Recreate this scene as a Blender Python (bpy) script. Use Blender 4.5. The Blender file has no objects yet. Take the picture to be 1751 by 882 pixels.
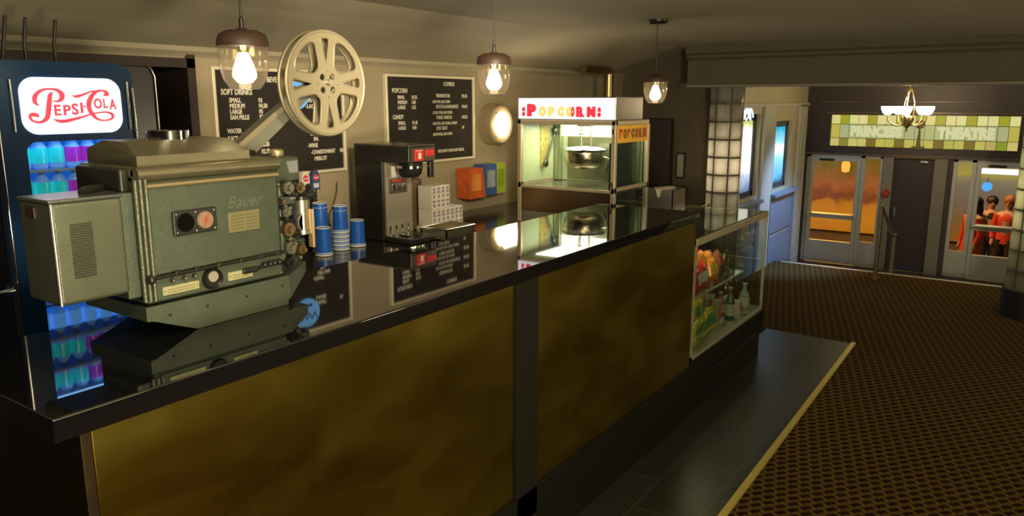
import bpy, bmesh, math, random
from mathutils import Matrix, Vector
random.seed(7)
PI = math.pi
C = bpy.context.scene.collection
S = 1.25                      # design unit -> metres

# ---------------------------------------------------------------- camera, world, exposure
F, CX, CY, VX, HY, HC = 1300.0, 875.5, 427.0, 1790.0, 172.0, 1.62
pitch = math.atan((CY - HY) / F)
yaw = math.atan((VX - CX) / math.hypot(F, CY - HY))
cam_data = bpy.data.cameras.new('camera')
cam = bpy.data.objects.new('camera', cam_data); C.objects.link(cam)
cam.location = (0, 0, HC * S)
fwd = Vector((math.cos(yaw) * math.cos(pitch), math.sin(yaw) * math.cos(pitch), -math.sin(pitch)))
rgt = Vector((math.sin(yaw), -math.cos(yaw), 0)); upv = rgt.cross(fwd)
cam.rotation_euler = Matrix((rgt, upv, -fwd)).transposed().to_euler()
cam_data.sensor_width = 36; cam_data.lens = 36 * F / 1751
cam_data.shift_y = -(441 - 427) / 1751
cam_data.clip_start = 0.05; cam_data.clip_end = 100
bpy.context.scene.camera = cam
sc = bpy.context.scene
sc.view_settings.view_transform = 'Standard'; sc.view_settings.look = 'None'
sc.view_settings.gamma = 1; sc.view_settings.use_curve_mapping = False
sc.view_settings.exposure = 0.0
w = bpy.data.worlds.new('world'); sc.world = w; w.use_nodes = True
w.node_tree.nodes['Background'].inputs[0].default_value = (0.05, 0.06, 0.09, 1)
w.node_tree.nodes['Background'].inputs[1].default_value = 0.15
sc.cycles.max_bounces = 8; sc.cycles.transparent_max_bounces = 16
sc.cycles.caustics_reflective = False; sc.cycles.caustics_refractive = False
sc.cycles.sample_clamp_indirect = 4.0

def light(kind, name, loc, energy, color, size=0.1, size_y=None, target=None, spot=None):
    d = bpy.data.lights.new(name, kind); d.energy = energy; d.color = color
    o = bpy.data.objects.new(name, d); C.objects.link(o); o.location = Vector(loc) * S
    if kind == 'AREA':
        d.shape = 'RECTANGLE'; d.size = size * S; d.size_y = (size_y or size) * S
    else:
        d.shadow_soft_size = size * S
    if kind == 'SPOT':
        d.spot_size = spot; d.spot_blend = 0.8
    if target is not None:
        o.rotation_euler = (Vector(target) - Vector(loc)).to_track_quat('-Z', 'Y').to_euler()
    return o
WARM = (1.0, 0.74, 0.40); WARMW = (1.0, 0.83, 0.56); GOLD = (1.0, 0.80, 0.36)
# unseen fill lamps added to brighten lobby, bar, wall, ceiling and entrance
light('AREA', 'lobby_fill', (1.6, -1.0, 1.98), 24, GOLD, 0.8, 0.5, (1.9, 1.3, 0.3))  # added fill over the carpet and bar front
light('AREA', 'lobby_fill', (4.6, -1.6, 1.98), 15, GOLD, 0.6, 0.6, (4.6, -1.0, 0.0))  # second added fill, over the far carpet
light('AREA', 'bar_fill', (0.7, 1.0, 1.98), 16, WARMW, 0.5, 0.4, (1.2, 2.2, 1.0))  # added fill above the bar, no fixture there
light('SPOT', 'wall_fill_spot', (1.2, 0.5, 1.93), 330, WARMW, 0.08, None, (3.2, 3.1, 1.55), math.radians(62))  # added spot that brightens the wall around the menu boards
light('AREA', 'ceiling_fill', (0.2, -0.9, 1.0), 130, WARMW, 0.5, 0.5, (1.0, 0.4, 2.0))  # added upward fill to brighten the ceiling
light('AREA', 'ceiling_fill', (5.6, -3.2, 1.0), 45, WARMW, 0.5, 0.5, (5.2, -1.2, 2.0))  # second upward fill added for the ceiling
light('SPOT', 'panel_blue_fill', (7.5, 1.1, 1.86), 420, (0.30, 0.52, 1.0), 0.1, None, (7.8, 2.16, 0.25), math.radians(58))  # added blue spot that tints the side wall panels
light('SPOT', 'brass_fill_spot', (1.0, -1.6, 1.93), 125, GOLD, 0.25, None, (1.6, 1.34, 0.98), math.radians(40))  # added spot to lift the top of the brass panels
light('SPOT', 'brass_fill_spot', (3.2, -1.8, 1.93), 32, GOLD, 0.25, None, (3.0, 1.34, 0.98), math.radians(34))  # weaker added spot on the right brass panel
light('AREA', 'door_wall_fill', (7.2, -0.3, 1.9), 14, (1.0, 0.86, 0.62), 0.5, 0.5, (8.8, 1.0, 0.3))  # added fill towards the door wall, no fixture modelled

# ---------------------------------------------------------------- mesh helpers
class MB:
    def __init__(s, M=None):
        s.bm = bmesh.new(); s.M = M or Matrix.Identity(4)
    def _new(s, verts, faces, smooth=False):
        vs = [s.bm.verts.new(s.M @ Vector(v)) for v in verts]
        for f in faces:
            try:
                fc = s.bm.faces.new([vs[i] for i in f]); fc.smooth = smooth
            except ValueError: pass
        return vs
    def box(s, x0, x1, y0, y1, z0, z1, bev=0.0, seg=2):
        if x1 < x0: x0, x1 = x1, x0
        if y1 < y0: y0, y1 = y1, y0
        if z1 < z0: z0, z1 = z1, z0
        b = bmesh.new()
        vs = [b.verts.new(p) for p in [(x0,y0,z0),(x1,y0,z0),(x1,y1,z0),(x0,y1,z0),(x0,y0,z1),(x1,y0,z1),(x1,y1,z1),(x0,y1,z1)]]
        for f in [(3,2,1,0),(4,5,6,7),(0,1,5,4),(1,2,6,5),(2,3,7,6),(3,0,4,7)]:
            b.faces.new([vs[i] for i in f])
        if bev > 0:
            bmesh.ops.bevel(b, geom=b.edges[:], offset=min(bev, (x1-x0)*.45, (y1-y0)*.45, (z1-z0)*.45), segments=seg, affect='EDGES', profile=0.5)
        s._merge(b, bev > 0); return s
    def _merge(s, b, smooth=False):
        b.verts.index_update()
        s._new([v.co[:] for v in b.verts], [[v.index for v in f.verts] for f in b.faces], smooth)
        b.free()
    def prism(s, pts, lo, hi, axis='y'):
        """extrude a 2D outline; axis y: pts are (x,z); axis x: (y,z); axis z: (x,y)"""
        def m(p, t):
            return (p[0], t, p[1]) if axis == 'y' else ((t, p[0], p[1]) if axis == 'x' else (p[0], p[1], t))
        n = len(pts)
        vs = [m(p, lo) for p in pts] + [m(p, hi) for p in pts]
        fs = [list(range(n)), list(range(2*n-1, n-1, -1))] + [(i, i+n, (i+1) % n + n, (i+1) % n) for i in range(n)]
        s._new(vs, fs); return s
    def lathe(s, prof, c=(0,0,0), axis='z', n=32, smooth=True, close=False):
        """prof: list of (r, h) along axis"""
        vs, fs = [], []
        def m(x, y, h):
            if axis == 'z': return (c[0]+x, c[1]+y, c[2]+h)
            if axis == 'y': return (c[0]+x, c[1]+h, c[2]+y)
            return (c[0]+h, c[1]+x, c[2]+y)
        for r, h in prof:
            for i in range(n):
                a = 2*PI*i/n; vs.append(m(r*math.cos(a), r*math.sin(a), h))
        k = len(prof)
        for j in range(k-1 if not close else k):
            for i in range(n):
                a, b = j*n+i, j*n+(i+1) % n; c2, d = ((j+1) % k)*n+(i+1) % n, ((j+1) % k)*n+i
                fs.append((a, b, c2, d))
        if not close:
            if prof[0][0] > 1e-5: fs.append(list(range(n-1, -1, -1)))
            if prof[-1][0] > 1e-5: fs.append([(k-1)*n+i for i in range(n)])
        s._new(vs, fs, smooth); return s
    def cyl(s, c, r, h, axis='z', n=24, r2=None):
        return s.lathe([(r, 0), (r2 if r2 is not None else r, h)], c, axis, n)
    def tube(s, pts, r, n=10, closed=False):
        pts = [Vector(p) for p in pts]; rings = []; vs = []
        prev = None
        for i, p in enumerate(pts):
            a = pts[i-1] if (i > 0 or closed) else p; b = pts[(i+1) % len(pts)] if (i < len(pts)-1 or closed) else p
            t = (b-a).normalized()
            if prev is None:
                u = t.orthogonal().normalized()
            else:
                u = (prev - t*prev.dot(t)).normalized()
            prev = u; v = t.cross(u)
            rr = r[i] if isinstance(r, (list, tuple)) else r
            for j in range(n):
                q = 2*PI*j/n; vs.append((p + (u*math.cos(q)+v*math.sin(q))*rr)[:])
        fs = []
        m = len(pts)
        for i in range(m if closed else m-1):
            for j in range(n):
                k = (i+1) % m
                fs.append((i*n+j, i*n+(j+1) % n, k*n+(j+1) % n, k*n+j))
        if not closed:
            fs.append(list(range(n-1, -1, -1))); fs.append([(m-1)*n+j for j in range(n)])
        s._new(vs, fs, True); return s
    def sphere(s, c, r, n=16, sc=(1,1,1)):
        b = bmesh.new(); bmesh.ops.create_uvsphere(b, u_segments=n, v_segments=max(6, n//2), radius=r)
        for v in b.verts: v.co = Vector((v.co.x*sc[0]+c[0], v.co.y*sc[1]+c[1], v.co.z*sc[2]+c[2]))
        s._merge(b, True); return s
    def torus(s, c, R, r, axis='z', n=32, m=8):
        prof = [(R + r*math.cos(2*PI*j/m), r*math.sin(2*PI*j/m)) for j in range(m)]
        return s.lathe(prof, c, axis, n, close=True)
    def text(s, body, M, size=0.05, align='LEFT', depth=0.001, bold=0.0, sx=1.0, shear=0.0, fit=None):
        cu = bpy.data.curves.new('t', 'FONT'); cu.body = body; cu.size = size; cu.align_x = align
        cu.extrude = depth; cu.offset = bold; cu.resolution_u = 3; cu.shear = shear
        o = bpy.data.objects.new('t', cu); C.objects.link(o)
        bpy.context.view_layer.update()
        me = o.evaluated_get(bpy.context.evaluated_depsgraph_get()).to_mesh()
        vs = [v.co.copy() for v in me.vertices]; fs = [list(p.vertices) for p in me.polygons]
        o.evaluated_get(bpy.context.evaluated_depsgraph_get()).to_mesh_clear()
        bpy.data.objects.remove(o); bpy.data.curves.remove(cu)
        if not vs: return s
        if fit:   # (x0,x1,y0,y1)
            ax, bx = min(v.x for v in vs), max(v.x for v in vs); ay, by = min(v.y for v in vs), max(v.y for v in vs)
            for v in vs:
                v.x = fit[0] + (v.x-ax)/max(bx-ax, 1e-6)*(fit[1]-fit[0]); v.y = fit[2] + (v.y-ay)/max(by-ay, 1e-6)*(fit[3]-fit[2])
        else:
            for v in vs: v.x *= sx
        s._new([(M @ v)[:] for v in vs], fs); return s

BASE = {}
def link(name, mb, mat, parent=None, base=(0,0,0), bevel=0, smooth_angle=True):
    bm = mb.bm
    bmesh.ops.recalc_face_normals(bm, faces=bm.faces[:])
    b = Vector(BASE[parent.name]) if parent is not None else Vector(base)
    for v in bm.verts: v.co = (v.co - b) * S
    me = bpy.data.meshes.new(name); bm.to_mesh(me); bm.free()
    me.materials.append(mat)
    o = bpy.data.objects.new(name, me); C.objects.link(o)
    if parent is not None: o.parent = parent
    else: o.location = b * S
    BASE[o.name] = tuple(b)
    if any(p.use_smooth for p in me.polygons):
        me.set_sharp_from_angle(angle=math.radians(50))
        wn = o.modifiers.new('weighted_normal', 'WEIGHTED_NORMAL'); wn.keep_sharp = True
    return o
def tag(o, label=None, cat=None, group=None, kind=None):
    if label: o['label'] = label
    if cat: o['category'] = cat
    if group: o['group'] = group
    if kind: o['kind'] = kind
    return o
def thing(name, label, cat, base=(0,0,0), group=None):
    o = bpy.data.objects.new(name, None); C.objects.link(o); o.location = Vector(base)*S
    o.empty_display_size = 0.05
    BASE[o.name] = tuple(base); return tag(o, label, cat, group)
def struct(name, mb, mat, parent=None, label=None):
    o = link(name, mb, mat, parent)
    if parent is None: o['kind'] = 'structure'
    if label: o['label'] = label
    return o
def copy_tree(o, parent=None):
    c = o.copy(); C.objects.link(c)
    if parent is not None: c.parent = parent
    BASE[c.name] = BASE[o.name]
    for ch in list(o.children): copy_tree(ch, c)
    return c
def place(o, loc, rz=0.0, label=None, group=None):
    o.location = Vector(loc)*S; o.rotation_euler.z = rz
    if label: o['label'] = label
    if group: o['group'] = group
    return o

# ---------------------------------------------------------------- materials
MATS = {}
def mat(name, col=(.5,.5,.5), rough=0.5, metal=0.0, em=None, es=0.0, bump=0.0, bscale=40, var=0.0, vscale=6, coat=0.0, ior=1.5, trans=0.0, alpha=1.0, rvar=0.0, sheen=0.0):
    if name in MATS: return MATS[name]
    m = bpy.data.materials.new(name); m.use_nodes = True; nt = m.node_tree; N = nt.nodes; L = nt.links
    p = N['Principled BSDF']
    p.inputs['Base Color'].default_value = (*col, 1); p.inputs['Roughness'].default_value = rough
    p.inputs['Metallic'].default_value = metal; p.inputs['IOR'].default_value = ior
    p.inputs['Coat Weight'].default_value = coat; p.inputs['Transmission Weight'].default_value = trans
    p.inputs['Alpha'].default_value = alpha
    if em: p.inputs['Emission Color'].default_value = (*em, 1); p.inputs['Emission Strength'].default_value = es
    tc = N.new('ShaderNodeTexCoord')
    if var or rvar:
        n = N.new('ShaderNodeTexNoise'); n.inputs['Scale'].default_value = vscale; n.inputs['Detail'].default_value = 5
        L.new(tc.outputs['Object'], n.inputs['Vector'])
        if var:
            r = N.new('ShaderNodeMapRange'); r.inputs[1].default_value = 0.3; r.inputs[2].default_value = 0.7
            r.inputs[3].default_value = 1-var; r.inputs[4].default_value = 1+var
            mx = N.new('ShaderNodeMix'); mx.data_type = 'RGBA'; mx.blend_type = 'MULTIPLY'; mx.inputs[0].default_value = 1
            mx.inputs[6].default_value = (*col, 1)
            L.new(n.outputs[0], r.inputs[0]); L.new(r.outputs[0], mx.inputs[7]); L.new(mx.outputs[2], p.inputs['Base Color'])
        if rvar:
            r2 = N.new('ShaderNodeMapRange'); r2.inputs[1].default_value = .3; r2.inputs[2].default_value = .7
            r2.inputs[3].default_value = max(0.02, rough-rvar); r2.inputs[4].default_value = rough+rvar
            L.new(n.outputs[0], r2.inputs[0]); L.new(r2.outputs[0], p.inputs['Roughness'])
    if bump:
        n = N.new('ShaderNodeTexNoise'); n.inputs['Scale'].default_value = bscale; n.inputs['Detail'].default_value = 4
        b = N.new('ShaderNodeBump'); b.inputs['Strength'].default_value = bump; b.inputs['Distance'].default_value = 0.01
        L.new(tc.outputs['Object'], n.inputs['Vector']); L.new(n.outputs[0], b.inputs['Height']); L.new(b.outputs[0], p.inputs['Normal'])
    MATS[name] = m; return m
def thin_glass(name, tint=(1,1,1), refl=0.08, rough=0.0):
    m = bpy.data.materials.new(name); m.use_nodes = True; nt = m.node_tree; N = nt.nodes; L = nt.links
    N.remove(N['Principled BSDF']); out = N['Material Output']
    t = N.new('ShaderNodeBsdfTransparent'); t.inputs[0].default_value = (*tint, 1)
    g = N.new('ShaderNodeBsdfGlossy'); g.inputs['Roughness'].default_value = rough
    lw = N.new('ShaderNodeLayerWeight'); lw.inputs[0].default_value = refl*2
    r = N.new('ShaderNodeMapRange'); r.inputs[3].default_value = refl*.5; r.inputs[4].default_value = min(1, refl*6)
    x = N.new('ShaderNodeMixShader')
    L.new(lw.outputs['Facing'], r.inputs[0]); L.new(r.outputs[0], x.inputs[0]); L.new(t.outputs[0], x.inputs[1]); L.new(g.outputs[0], x.inputs[2])
    L.new(x.outputs[0], out.inputs[0]); MATS[name] = m; return m
def emis(name, col, st): return mat(name, (0.02,0.02,0.02), 0.5, em=col, es=st)

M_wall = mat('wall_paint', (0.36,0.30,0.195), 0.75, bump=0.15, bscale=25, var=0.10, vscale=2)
M_ceil = mat('ceiling_paint', (0.37,0.33,0.235), 0.8, bump=0.1, bscale=10, var=0.08, vscale=1.5)
M_dkwall = mat('dark_brown_paint', (0.045,0.032,0.030), 0.5, var=.1)
M_cream = mat('cream_paint', (0.42,0.38,0.24), 0.5, var=.06)
M_black = mat('black_paint', (0.012,0.012,0.012), 0.35)
M_blackm = mat('black_matte', (0.010,0.010,0.010), 0.6)
M_granite = mat('black_granite', (0.005,0.005,0.006), 0.03, ior=1.95)
M_dkcounter = mat('dark_laminate', (0.02,0.018,0.014), 0.12, ior=1.7)
M_mech = mat('mech_steel', (.20,.205,.155), .4, .7)
M_kick = mat('kick_black', (.008,.008,.006), .5, ior=1.25)
M_chrome = mat('chrome', (0.75,0.75,0.73), 0.12, 1.0)
M_steel = mat('brushed_steel', (0.55,0.54,0.50), 0.28, 1.0, bump=.05, bscale=60)
M_alu = mat('aluminium', (0.50,0.50,0.45), 0.42, 0.7)
M_white = mat('white_plastic', (0.75,0.73,0.68), 0.4)
M_brassp = mat('polished_brass', (0.62,0.46,0.20), 0.25, 1.0)
M_glass = thin_glass('clear_glass', (0.97,0.98,0.96), 0.06)
M_cglass = thin_glass('case_glass', (0.90,0.95,0.91), 0.09)
M_bulbg = thin_glass('lamp_glass', (0.98,0.96,0.92), 0.10, 0.05)
_n = M_bulbg.node_tree; _t = _n.nodes.new('ShaderNodeBsdfTranslucent'); _t.inputs[0].default_value = (.8,.7,.55,1); _x = _n.nodes.new('ShaderNodeMixShader'); _x.inputs[0].default_value = .07
_o = _n.nodes['Material Output']; _src = _o.inputs[0].links[0].from_socket
_n.links.new(_src, _x.inputs[1]); _n.links.new(_t.outputs[0], _x.inputs[2]); _n.links.new(_x.outputs[0], _o.inputs[0])

# brass sheet with brushed swirls and dents
def brass():
    m = mat('brass_sheet', (0.40,0.28,0.055), 0.30, 1.0); nt = m.node_tree; N = nt.nodes; L = nt.links; p = N['Principled BSDF']
    tc = N.new('ShaderNodeTexCoord'); mp = N.new('ShaderNodeMapping'); mp.inputs['Scale'].default_value = (1.2, 1, 2.5)
    L.new(tc.outputs['Object'], mp.inputs[0])
    n = N.new('ShaderNodeTexNoise'); n.inputs['Scale'].default_value = 2.0; n.inputs['Detail'].default_value = 4; n.inputs['Distortion'].default_value = .5
    L.new(mp.outputs[0], n.inputs[0])
    cr = N.new('ShaderNodeValToRGB'); cr.color_ramp.elements[0].position = .3; cr.color_ramp.elements[1].position = .72
    cr.color_ramp.elements[0].color = (0.30,0.205,0.028,1); cr.color_ramp.elements[1].color = (0.42,0.34,0.055,1)
    L.new(n.outputs[0], cr.inputs[0]); L.new(cr.outputs[0], p.inputs['Base Color'])
    r = N.new('ShaderNodeMapRange'); r.inputs[3].default_value = .22; r.inputs[4].default_value = .38
    L.new(n.outputs[0], r.inputs[0]); L.new(r.outputs[0], p.inputs['Roughness'])
    w_ = N.new('ShaderNodeTexNoise'); w_.inputs['Scale'].default_value = 1.6; w_.inputs['Detail'].default_value = 1
    n3 = N.new('ShaderNodeTexNoise'); n3.inputs['Scale'].default_value = 120
    L.new(tc.outputs['Object'], w_.inputs[0]); L.new(tc.outputs['Object'], n3.inputs[0])
    b = N.new('ShaderNodeBump'); b.inputs['Strength'].default_value = .5; b.inputs['Distance'].default_value = .05
    b2 = N.new('ShaderNodeBump'); b2.inputs['Strength'].default_value = .06; b2.inputs['Distance'].default_value = .002
    L.new(w_.outputs[0], b.inputs['Height']); L.new(n3.outputs[0], b2.inputs['Height']); L.new(b.outputs[0], b2.inputs['Normal']); L.new(b2.outputs[0], p.inputs['Normal'])
    return m
M_brass = brass()
# patterned carpet: staggered dark lozenges between golden double lines
def carpet():
    m = mat('carpet', (0.1,0.06,0.02), 0.95); nt = m.node_tree; N = nt.nodes; L = nt.links; p = N['Principled BSDF']
    p.inputs['Specular IOR Level'].default_value = 0.1
    tc = N.new('ShaderNodeTexCoord'); mp = N.new('ShaderNodeMapping'); mp.inputs['Rotation'].default_value = (0, 0, math.radians(38))
    L.new(tc.outputs['Object'], mp.inputs[0])
    def brick(bw, rh, ms, off=.5):
        b = N.new('ShaderNodeTexBrick'); b.offset = off; b.inputs['Scale'].default_value = 1.0
        b.inputs['Brick Width'].default_value = bw; b.inputs['Row Height'].default_value = rh; b.inputs['Mortar Size'].default_value = ms
        b.inputs['Mortar Smooth'].default_value = .35; L.new(mp.outputs[0], b.inputs['Vector']); return b
    b = brick(.075, .050, .011)
    b.inputs['Color1'].default_value = (0.020,0.0085,0.0035,1); b.inputs['Color2'].default_value = (0.030,0.013,0.005,1); b.inputs['Mortar'].default_value = (0.150,0.098,0.022,1)
    b2 = brick(.0375, .025, .005)
    b2.inputs['Color1'].default_value = (1,1,1,1); b2.inputs['Color2'].default_value = (.9,.9,.9,1); b2.inputs['Mortar'].default_value = (.55,.5,.45,1)
    mx = N.new('ShaderNodeMix'); mx.data_type = 'RGBA'; mx.blend_type = 'MULTIPLY'; mx.inputs[0].default_value = 1
    L.new(b.outputs['Color'], mx.inputs[6]); L.new(b2.outputs['Color'], mx.inputs[7])
    n = N.new('ShaderNodeTexNoise'); n.inputs['Scale'].default_value = 220; L.new(tc.outputs['Object'], n.inputs[0])
    r = N.new('ShaderNodeMapRange'); r.inputs[3].default_value = .6; r.inputs[4].default_value = 1.4; L.new(n.outputs[0], r.inputs[0])
    m2 = N.new('ShaderNodeMix'); m2.data_type = 'RGBA'; m2.blend_type = 'MULTIPLY'; m2.inputs[0].default_value = 1
    L.new(mx.outputs[2], m2.inputs[6]); L.new(r.outputs[0], m2.inputs[7]); L.new(m2.outputs[2], p.inputs['Base Color'])
    bp = N.new('ShaderNodeBump'); bp.inputs['Strength'].default_value = .5; bp.inputs['Distance'].default_value = .004
    L.new(b.outputs['Fac'], bp.inputs['Height']); L.new(bp.outputs[0], p.inputs['Normal'])
    return m
M_carpet = carpet()
def tile():
    m = mat('slate_tile', (0.05,0.05,0.04), 0.33); nt = m.node_tree; N = nt.nodes; L = nt.links; p = N['Principled BSDF']
    tc = N.new('ShaderNodeTexCoord'); mp = N.new('ShaderNodeMapping'); mp.inputs['Location'].default_value = (.15, .05, 0)
    L.new(tc.outputs['Object'], mp.inputs[0])
    b = N.new('ShaderNodeTexBrick'); b.offset = 0.5; b.inputs['Scale'].default_value = 1
    b.inputs['Brick Width'].default_value = .62; b.inputs['Row Height'].default_value = .31; b.inputs['Mortar Size'].default_value = .0035
    b.inputs['Color1'].default_value = (0.030,0.032,0.024,1); b.inputs['Color2'].default_value = (0.024,0.026,0.020,1); b.inputs['Mortar'].default_value = (0.07,0.065,0.05,1)
    L.new(mp.outputs[0], b.inputs['Vector'])
    n = N.new('ShaderNodeTexNoise'); n.inputs['Scale'].default_value = 9; n.inputs['Detail'].default_value = 6; L.new(tc.outputs['Object'], n.inputs[0])
    r = N.new('ShaderNodeMapRange'); r.inputs[3].default_value = .75; r.inputs[4].default_value = 1.25; L.new(n.outputs[0], r.inputs[0])
    mx = N.new('ShaderNodeMix'); mx.data_type = 'RGBA'; mx.blend_type = 'MULTIPLY'; mx.inputs[0].default_value = 1
    L.new(b.outputs['Color'], mx.inputs[6]); L.new(r.outputs[0], mx.inputs[7]); L.new(mx.outputs[2], p.inputs['Base Color'])
    bp = N.new('ShaderNodeBump'); bp.inputs['Strength'].default_value = .25; bp.inputs['Distance'].default_value = .004
    L.new(n.outputs[0], bp.inputs['Height']); L.new(bp.outputs[0], p.inputs['Normal'])
    return m
M_tile = tile()
# hammered green enamel of the projector
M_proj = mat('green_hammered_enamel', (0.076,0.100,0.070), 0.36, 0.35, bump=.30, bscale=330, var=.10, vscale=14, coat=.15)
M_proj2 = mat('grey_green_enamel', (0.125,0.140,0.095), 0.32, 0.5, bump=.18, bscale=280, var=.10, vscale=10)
M_proj3 = mat('enamel_pendant_lit', (0.27,0.25,0.165), 0.33, 0.8, bump=.06, bscale=300, var=.08, vscale=12)  # brighter tan enamel: pendant highlight put into the colour
M_projdk = mat('dark_enamel', (0.03,0.032,0.026), 0.35, 0.3)
M_reel = mat('cast_alloy', (0.31,0.275,0.18), 0.36, 0.5)
M_plate = mat('cream_plate', (0.37,0.37,0.20), 0.4)

# wall-facing frame: local x -> +X, local y -> +Z, local z -> -Y
def frame_front(x, y, z): return Matrix(((1,0,0,x),(0,0,-1,y),(0,1,0,z),(0,0,0,1)))
# facing -X: local x -> -Y, local y -> +Z, local z -> -X
def frame_left(x, y, z): return Matrix(((0,0,-1,x),(-1,0,0,y),(0,1,0,z),(0,0,0,1)))

# ================================================================ SETTING
YW = 3.1          # back wall
ZC = 2.03
struct('floor', MB().box(-3, 7.85, -4, 3.3, -0.2, 0.0), M_carpet)
struct('floor_entry', MB().box(7.85, 9.0, -4, 3.3, -0.3, -0.17), mat('entry_mat', (0.035,0.035,0.028), 0.7, var=.2, vscale=30))
struct('trim_1', MB().box(7.83, 7.87, -4, 2.06, -0.15, 0.006, .004), mat('nosing', (0.62,0.60,0.48), .35, .6))
tl = struct('floor_tile', MB().prism([(0.3, 0.86), (5.37, 0.905), (5.40, 1.75), (0.3, 1.75)], -0.01, 0.006, 'z'), M_tile)
struct('trim_2', MB().prism([(0.3, 0.845), (5.385, 0.885), (5.385, 0.913), (0.3, 0.873)], -0.01, 0.012, 'z'), mat('brass_strip', (0.66,0.54,0.13), .38, .5), label='brass edging strip between slate tiles and carpet')
# walls
wb = MB()
wb.box(2.03, 6.35, YW, YW+.15, 0, ZC); wb.box(-3, 0.75, YW, YW+.15, 1.79, ZC); wb.box(0.75, 2.03, YW, YW+.15, 1.79, ZC)
struct('wall_back_dark', MB().box(-3, 0.75, YW+.02, YW+.15, 0, 1.79), mat('darkened_wall', (0.012,0.010,0.012), .5))  # dark put into this stretch of wall so the slab reflects black
struct('wall_back', wb, M_wall)
rc = MB(); rc.box(0.75, 2.03, 3.75, 3.85, 0, ZC); rc.box(2.03, 2.1, YW+.15, 3.85, 0, ZC); rc.box(0.68, 0.75, YW+.15, 3.85, 0, ZC)
struct('wall_alcove', rc, M_dkwall)
jm = MB(); jm.box(1.99, 2.03, YW-.012, YW+.3, 0, 1.83); jm.box(0.72, 2.03, YW-.012, YW+.3, 1.76, 1.80)
struct('trim_3', jm, mat('dark_trim', (0.030,0.020,0.016), .45))
struct('wall_jog', MB().box(6.215, 6.35, 2.08, YW, 0, ZC), mat('wall_paint_shaded', (0.13,0.105,0.07), .75, var=.1))  # wall paint darkened: shade of this turned-away face put into the colour
ws = MB()     # vestibule side wall with two openings
Y0, Y1 = 2.16, 2.36
def wall_open(mb, x0, x1, z0, z1, ops):
    ops = sorted(ops); x = x0
    for (a, b, c, d) in ops:
        mb.box(x, a, Y0, Y1, z0, z1); mb.box(a, b, Y0, Y1, z0, c); mb.box(a, b, Y0, Y1, d, z1); x = b
    mb.box(x, x1, Y0, Y1, z0, z1)
wall_open(ws, 6.36, 8.95, -.17, 1.95, [(6.60, 7.18, .74, 1.50), (7.70, 8.28, .74, 1.42)])
struct('wall_side', ws, M_cream)
# trims on side wall: pilaster, frieze, lower blue-grey panels
tr = MB()
tr.box(7.22, 7.54, 2.125, 2.16, -.17, 1.60, .006); tr.box(6.36, 8.85, 2.13, 2.16, 1.56, 1.60, .004); tr.box(8.46, 8.78, 2.13, 2.16, -.17, 1.58, .006)
for q in (8.54, 8.62, 8.70): tr.box(q-.012, q+.012, 2.12, 2.13, -.1, 1.56, .003)
struct('trim_4', tr, mat('trim_paint', (0.44,0.43,0.35), .4))
bp = MB()
for a, b in ((6.40, 7.18), (7.56, 8.44)):
    bp.box(a, b, 2.08, 2.16, .68, .715, .004)
    bp.box(a+.04, b-.04, 2.14, 2.16, .30, .66, .005); bp.box(a+.04, b-.04, 2.14, 2.16, -.08, .27, .005)
    bp.box(a, a+.035, 2.125, 2.16, -.17, .68); bp.box(b-.035, b, 2.125, 2.16, -.17, .68)
struct('trim_5', bp, mat('blue_grey_panel', (0.20,0.27,0.36), .3, .2))
def glow_gradient(name, stops, st, sc_=3.0):  # light painted as emission bands, broken up by noise
    m = emis(name, (1,1,1), st); nt = m.node_tree; N = nt.nodes; L = nt.links; p = N['Principled BSDF']
    tc = N.new('ShaderNodeTexCoord'); sp = N.new('ShaderNodeSeparateXYZ'); L.new(tc.outputs['Generated'], sp.inputs[0])
    n = N.new('ShaderNodeTexNoise'); n.inputs['Scale'].default_value = sc_; n.inputs['Detail'].default_value = 3; L.new(tc.outputs['Generated'], n.inputs[0])
    a = N.new('ShaderNodeMath'); a.operation = 'MULTIPLY_ADD'; a.inputs[1].default_value = .25; L.new(n.outputs[0], a.inputs[0]); L.new(sp.outputs[2], a.inputs[2])
    s2 = N.new('ShaderNodeMath'); s2.operation = 'SUBTRACT'; s2.inputs[1].default_value = .125; L.new(a.outputs[0], s2.inputs[0])
    cr = N.new('ShaderNodeValToRGB'); e = cr.color_ramp.elements
    while len(e) < len(stops): e.new(.5)
    for i, (q, c) in enumerate(stops): e[i].position = q; e[i].color = (*c, 1)
    L.new(s2.outputs[0], cr.inputs[0]); L.new(cr.outputs[0], p.inputs['Emission Color']); return m
for k, (a, b, pm) in enumerate([(6.60, 7.18, glow_gradient('window_glow_white', [(0,(.08,.12,.25)),(.22,(.35,.42,.55)),(.38,(1,.98,.9)),(.85,(1,.97,.8)),(.95,(.4,.42,.1))], 1.6, 5)),
                               (7.70, 8.28, glow_gradient('window_glow_cyan', [(0,(.02,.1,.25)),(.12,(.10,.42,.72)),(.45,(.30,.72,.95)),(.62,(.95,1,.95)),(.75,(.25,.65,.8)),(.95,(0,.35,.55))], 1.3, 5))]):
    wf = MB(); z0, z1 = .74, (1.50, 1.42)[k]
    for (x0, x1, c, d) in ((a, a+.05, z0, z1), (b-.05, b, z0, z1), (a, b, z0, z0+.05), (a, b, z1-.06, z1)):
        wf.box(x0, x1, 2.20, 2.24, c, d)
    o = struct('window_%d' % (k+1), wf, mat('window_frame_dark', (0.03,0.035,0.05), .35))
    link('pane', MB().box(a+.05, b-.05, 2.215, 2.225, z0+.05, z1-.06), pm, o)
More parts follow.
